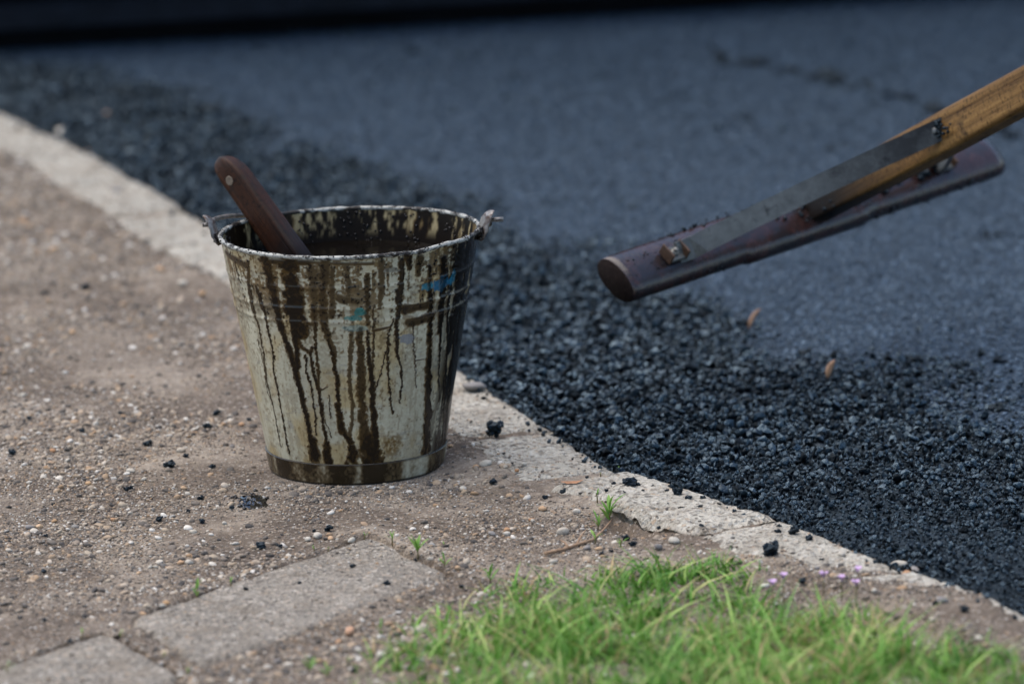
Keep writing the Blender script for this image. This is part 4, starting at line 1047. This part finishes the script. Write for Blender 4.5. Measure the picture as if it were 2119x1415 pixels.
peb = {k: [rock_mesh(k+'_pebble', MAT[k], 800+i+ord(k[0]), .12, 2, .72) for i in range(4)] for k in ('pale', 'ochre', 'greyp')}
def pebble(px, py, d, k):
    lm = landmark(surf(px, py)); lab = {'pale': 'small cream white pebble ', 'ochre': 'small orange brown pebble ', 'greyp': 'small grey pebble '}[k]+lm
    place('pebble', random.choice(peb[k]), surf(px, py), d*SC*.56, lab, 'pebble', lab.replace('small ', '').replace('pebble', 'pebbles'), .85, .2)
for px, py, d, k in [(400, 1102, 14, 'pale'), (465, 1085, 12, 'pale'), (638, 1118, 17, 'pale'), (658, 1112, 20, 'pale'), (684, 1116, 14, 'ochre'), (727, 1120, 16, 'pale'), (605, 1132, 8, 'pale'), (393, 1166, 16, 'pale'), (374, 1166, 15, 'ochre'), (310, 1175, 11, 'pale'), (322, 1174, 10, 'pale'), (287, 1187, 10, 'ochre'), (270, 1063, 12, 'pale'), (235, 1077, 12, 'ochre'), (62, 1094, 18, 'greyp'), (82, 1092, 17, 'ochre'), (112, 1080, 12, 'ochre'), (270, 978, 20, 'pale'), (275, 974, 12, 'greyp'), (375, 935, 20, 'pale'), (182, 1003, 14, 'ochre'), (297, 993, 12, 'pale'), (388, 1023, 12, 'pale'), (445, 1055, 10, 'pale'), (380, 1012, 14, 'ochre'), (175, 1087, 12, 'pale'), (220, 1222, 9, 'pale'), (272, 1219, 8, 'pale'), (365, 1225, 9, 'pale'), (335, 1255, 13, 'pale'), (345, 1250, 14, 'ochre'), (296, 1272, 13, 'ochre'), (20, 808, 16, 'ochre'), (50, 820, 16, 'pale'), (110, 935, 14, 'ochre'), (60, 1000, 12, 'pale'), (420, 900, 14, 'pale'), (480, 925, 12, 'greyp'), (500, 880, 14, 'ochre'), (250, 912, 14, 'pale'),
                     (1005, 964, 28, 'pale'), (985, 968, 16, 'ochre'), (1085, 962, 14, 'pale'), (1045, 968, 14, 'pale'), (1070, 975, 12, 'ochre'), (932, 925, 12, 'ochre'), (1123, 1055, 18, 'ochre'), (1100, 1077, 12, 'ochre'), (1050, 1100, 16, 'ochre'), (1048, 1107, 14, 'pale'), (1018, 1106, 14, 'greyp'), (1102, 1078, 9, 'pale'), (1165, 1105, 26, 'pale'), (1170, 1098, 14, 'ochre'), (1240, 1118, 12, 'pale'), (965, 1165, 18, 'pale'), (948, 1178, 16, 'ochre'), (890, 1158, 14, 'pale'), (1395, 1122, 22, 'pale'), (1362, 1135, 20, 'greyp'), (1240, 1138, 14, 'ochre'), (1215, 1137, 18, 'greyp'), (1145, 1165, 16, 'pale'), (1000, 1235, 22, 'pale'), (985, 1245, 16, 'pale'), (725, 1388, 12, 'pale'), (690, 1345, 16, 'pale'), (660, 1370, 16, 'ochre'), (640, 1362, 14, 'pale'), (575, 1370, 14, 'greyp'), (600, 1378, 14, 'pale'), (700, 1330, 14, 'ochre'), (740, 1345, 16, 'greyp'), (785, 1318, 12, 'pale'), (870, 1310, 34, 'pale'), (830, 1308, 16, 'ochre'), (815, 1300, 14, 'ochre'), (1875, 1190, 20, 'ochre'), (1720, 1120, 16, 'ochre'), (1742, 1150, 16, 'pale'), (1690, 1178, 14, 'greyp'), (1770, 1195, 14, 'pale'), (1950, 1245, 20, 'greyp'), (1810, 1225, 14, 'pale'),
                     (300, 500, 26, 'pale'), (180, 530, 30, 'pale'), (110, 520, 24, 'ochre'), (50, 460, 22, 'ochre'), (240, 400, 30, 'greyp'), (380, 590, 24, 'pale'), (330, 560, 22, 'ochre'), (60, 720, 22, 'pale'), (150, 690, 16, 'ochre'), (450, 650, 18, 'pale'), (420, 610, 20, 'ochre')]:
    pebble(px, py, d, k)
for px, py, d, k, lab in [(1860, 1172, 34, 'pale', 'rounded cream stone at the asphalt edge of the kerb'), (1893, 1182, 28, 'greyp', 'rounded grey stone beside the cream stone at the asphalt edge'),
                          (985, 806, 46, 'greyp', 'smooth grey brown stone set in the kerb beside a joint'), (128, 276, 40, 'pale', 'pale stone chunk on the asphalt at the far kerb edge'), (184, 316, 20, 'ochre', 'small brownish stone on the far kerb edge'), (222, 238, 22, 'ochre', 'brown speck of stone in the loose asphalt far behind the bucket')]:
    place('stone', random.choice(peb[k]), surf(px, py), d*SC*.56, lab, 'stone', None, .6, .2)

# tar splash on the dirt
ts = surf(522, 1036); tarx = empty('tar_splash', ts, 'shiny black tar splash on the dirt in front of the bucket', 'tar')
na2, nr2 = 60, 12; V = []
for i in range(na2):
    a = i/na2*2*math.pi; ro = .55+.9*float(fbm(np.array([math.cos(a)*.5]), np.array([math.sin(a)*.5]), 5, 561, 3)[0])
    for k in range(nr2):
        f = k/(nr2-1); x = math.cos(a)*.019*ro*f; y = math.sin(a)*.034*ro*f
        V.append((ts[0]+x, ts[1]+y, ts[2]+.0036*(1-f**3)*(.2+1.6*float(fbm(np.array([x]), np.array([y]), 330, 563, 2)[0]))-.0012))
part('tar_puddle', V, [grid_faces(na2, nr2, True)], MAT['tar'], tarx)
for i in range(14):
    a = random.uniform(0, 6.28); c0 = ts+np.array([math.cos(a)*random.uniform(.008, .03), math.sin(a)*random.uniform(.015, .05), .0008]); r0 = random.uniform(.0012, .0035)
    part('tar_drop', IV2*np.array([r0, r0, r0*.5])+c0, [IF2], MAT['tar'], tarx)

# weeds
def leaf_mesh(name, L, W_, tint, mat):
    n = 6; V, T = [], []
    for i in range(n):
        t = i/(n-1); hw = W_*math.sin(math.pi*min(1, t*.93+.05))**.8
        for s in (-1, 0, 1): V.append((s*hw, L*t, L*.10*math.sin(t*2.6)+abs(s)*hw*.35)); T.append(min(1, max(0, tint+.2*t)))
    F = [[i*3+j, i*3+j+1, i*3+j+4, i*3+j+3] for i in range(n-1) for j in range(2)]
    return np_mesh(name, V, [np.array(F)], [mat], True, {'tint': ('FLOAT', T)})
LEAVES = [leaf_mesh('leaf', 1.0, w_, tn, MAT['weed']) for w_, tn in ((.075, .3), (.09, .55), (.105, .7), (.06, .45))]
def weed(px, py, h, n, label, group=None, spread=.5):
    p = surf(px, py); e = empty('weed_sprout', p, label, 'weed', group)
    V, F = tube([p-UP*.004, p+UP*h*.25, p+UP*h*.45+np.array([random.uniform(-.1, .1)*h, 0, 0])], [.0009, .0008, .0005], 5); part('stem', V, F, MAT['stem'], e)
    for i in range(n):
        o = link('leaf', random.choice(LEAVES), e, (0, 0, h*random.uniform(0, .42)))
        L = h*random.uniform(.38, .80); o.scale = (L*1.15, L, L)
        o.rotation_euler = (random.uniform(.45, 1.45)*(1-spread*.2), random.uniform(-.2, .2), i*2.4+random.uniform(-.5, .5))
gw = 'weed sprouts by the slab edge'
for px, py, hpx, n, lab in [(408, 1236, 44, 6, 'weed sprout growing at the long back edge of the slab'), (478, 1213, 26, 3, 'tiny weed sprout at the slab edge beside a larger sprout'), (812, 1123, 34, 5, 'weed sprout at the far corner of the slab'),
                            (865, 1152, 50, 7, 'bushy weed sprout beside the far corner of the slab'), (920, 1172, 34, 4, 'small weed sprout in the gravel beside the slab corner'), (1015, 1208, 48, 7, 'leafy weed sprout in the gravel between slab and grass'),
                            (1262, 1082, 70, 10, 'tallest leafy weed growing beside the broken kerb'), (1238, 1096, 40, 4, 'weed sprout at the foot of the tallest weed'), (1232, 1125, 36, 5, 'low weed sprout beside the dry twig'), (1285, 1132, 36, 4, 'weed sprout beside a black crumb and a pale pebble'),
                            (1280, 977, 16, 3, 'tiny weed in the kerb joint against the asphalt'), (1243, 983, 9, 2, 'minute weed on the kerb stone by the joint'), (1236, 1033, 26, 3, 'reddish thin sprout at the inner kerb edge'),
                            (650, 1140, 16, 3, None), (680, 1140, 14, 2, None), (755, 1115, 20, 3, None), (920, 1130, 16, 2, None), (170, 1320, 28, 3, 'weed sprout beside the gap between two slabs'), (250, 1318, 22, 3, 'small weed in the joint between two slabs'),
                            (340, 1362, 26, 3, 'weed sprout in the joint low between the slabs'), (640, 1390, 46, 5, 'weed at the near side of the slab among pebbles'), (680, 1400, 34, 4, 'weed beside pebbles at the near slab edge'), (720, 1376, 26, 3, 'short weed next to the dry seed'), (788, 1320, 44, 5, 'weed standing between slab and lawn'), (855, 1292, 30, 4, 'weed beside the large pale pebble'),
                            (390, 1398, 24, 3, 'weed at the bottom corner of the slab'), (15, 1392, 30, 3, 'weed behind the partly seen slab')]:
    weed(px, py, hpx*SC, n, lab or 'tiny green sprout along the back edge of the slab', None if lab else gw)

# little lilac flowers
for px, py, hpx in [(1600, 1258, 44), (1622, 1250, 50), (1705, 1232, 36), (1742, 1240, 36), (1775, 1222, 36), (1772, 1254, 40)]:
    p = surf(px, py); h = hpx*SC
    e = empty('lilac_flower', p, 'small pale lilac flower standing where grass meets dirt', 'flower', 'lilac flowers in the sparse grass')
    V, F = tube([p-UP*.003, p+UP*h*.6, p+UP*h], [.0008, .0007, .0006], 5); part('stem', V, F, MAT['stem'], e)
    for k in range(5):
        a = k*1.257+random.random(); dr = np.array([math.cos(a), math.sin(a), 1.1]); sd2 = np.array([-math.sin(a), math.cos(a), 0])
        pv = [p+UP*h+dr*r_*.0050+sd2*w_*.0024+UP*.0016*math.sin(r_*3) for r_, w_ in ((0, -.3), (0, .3), (.5, 1), (1, .6), (1, -.6), (.5, -1))]
        part('petal', pv, [np.array([[0, 1, 2, 5], [5, 2, 3, 4]])], MAT['petal'], e)

# dry twig
tw = [surf(x, y)+UP*.003 for x, y in ((1128, 1150), (1165, 1142), (1200, 1130), (1228, 1122), (1250, 1100), (1268, 1078))]
twig = empty('dry_twig', tw[0], 'thin forked brown twig lying on the gravel beside the weeds', 'twig')
V, F = tube(tw, [.0020, .0019, .0017, .0014, .0011, .0007], 7); part('twig_stem', V, F, MAT['twig'], twig)
for a, b in (((1192, 1133), (1212, 1108)), ((1178, 1138), (1160, 1128))):
    V, F = tube([surf(*a)+UP*.003, (surf(*a)+surf(*b))/2+UP*.006, surf(*b)+UP*.006], [.0014, .0011, .0007], 6); part('side_twig', V, F, MAT['twig'], twig)

# winged seeds
def samara(p, ax, up2, L, label):
    e = empty('winged_seed', p, label, 'seed'); ax = nrm(ax); up2 = nrm(up2-ax*(up2@ax)); sd2 = np.cross(ax, up2)
    secs = []
    for t, w_, th_ in ((0, .04, .04), (.1, .17, .14), (.25, .20, .15), (.36, .12, .07)):
        secs.append([p+ax*L*t+sd2*L*w_*math.cos(a)+up2*L*th_*math.sin(a) for a in np.linspace(0, 2*math.pi, 10, endpoint=False)])
    V, F = loft(secs); part('nut', V, F, MAT['seed'], e)
    secs = []
    for t, w_ in ((.30, .08), (.45, .14), (.65, .19), (.85, .17), (1.0, .05)):
        secs.append([p+ax*L*t+sd2*L*(w_*math.cos(a)-.05*t)+up2*L*(.018*math.sin(a)+.05*t) for a in np.linspace(0, 2*math.pi, 10, endpoint=False)])
    V, F = loft(secs); part('wing', V, F, MAT['seed'], e)
ps = surf(722, 1318)+UP*.004; samara(ps, at_z(730, 1290, ps[2])-ps, UP, .024, 'reddish brown winged seed lying on the paving slab')
def husk(px0, py0, px1, py1, wpx, label):
    p = surf(px0, py0); q_ = at_y(px1, py1, p[1]); ax = nrm(q_-p); L = np.linalg.norm(q_-p); sd2 = nrm(np.cross(ax, fwd)); up2 = np.cross(sd2, ax)
    e = empty('seed_husk', p, label, 'husk'); secs = []
    for t, w_ in ((0, .08), (.12, .5), (.3, .9), (.5, 1), (.72, .85), (.9, .45), (1, .06)):
        bend = .10*math.sin(t*3.1)
        secs.append([p+ax*L*t+sd2*(wpx*SC*.5*w_*math.cos(a)+L*bend)+up2*wpx*SC*.22*w_*math.sin(a) for a in np.linspace(0, 2*math.pi, 10, endpoint=False)])
    V, F = loft(secs); part('shell', V, F, MAT['seed'], e)
    V, F = tube([p+ax*L*t+sd2*L*.10*math.sin(t*3.1)-up2*wpx*SC*.20*(.3+math.sin(t*3.1)*.7) for t in np.linspace(.05, .95, 8)], wpx*SC*.07, 5); part('ridge', V, F, MAT['leaf'], e)
husk(1549, 682, 1574, 638, 10, 'thin brown seed husk tilted upright on asphalt below the lute')
husk(1712, 784, 1728, 744, 15, 'wide brown seed husk tilted upright among loose asphalt crumbs')
pl = surf(1183, 1005)+UP*.002
lf = empty('dry_leaf', pl, 'curled orange brown leaf scrap lying at the inner kerb edge', 'leaf')
V = [pl+np.array([x*.013, y*.012, .003*(x*x+y*y)+.001]) for x, y in ((-1, -.1), (-.4, -.55), (.4, -.5), (1.1, .1), (.4, .5), (-.4, .45))]
part('leaf_blade', V, [np.array([[0, 1, 4, 5]]), np.array([[1, 2, 3, 4]])], MAT['leaf'], lf)
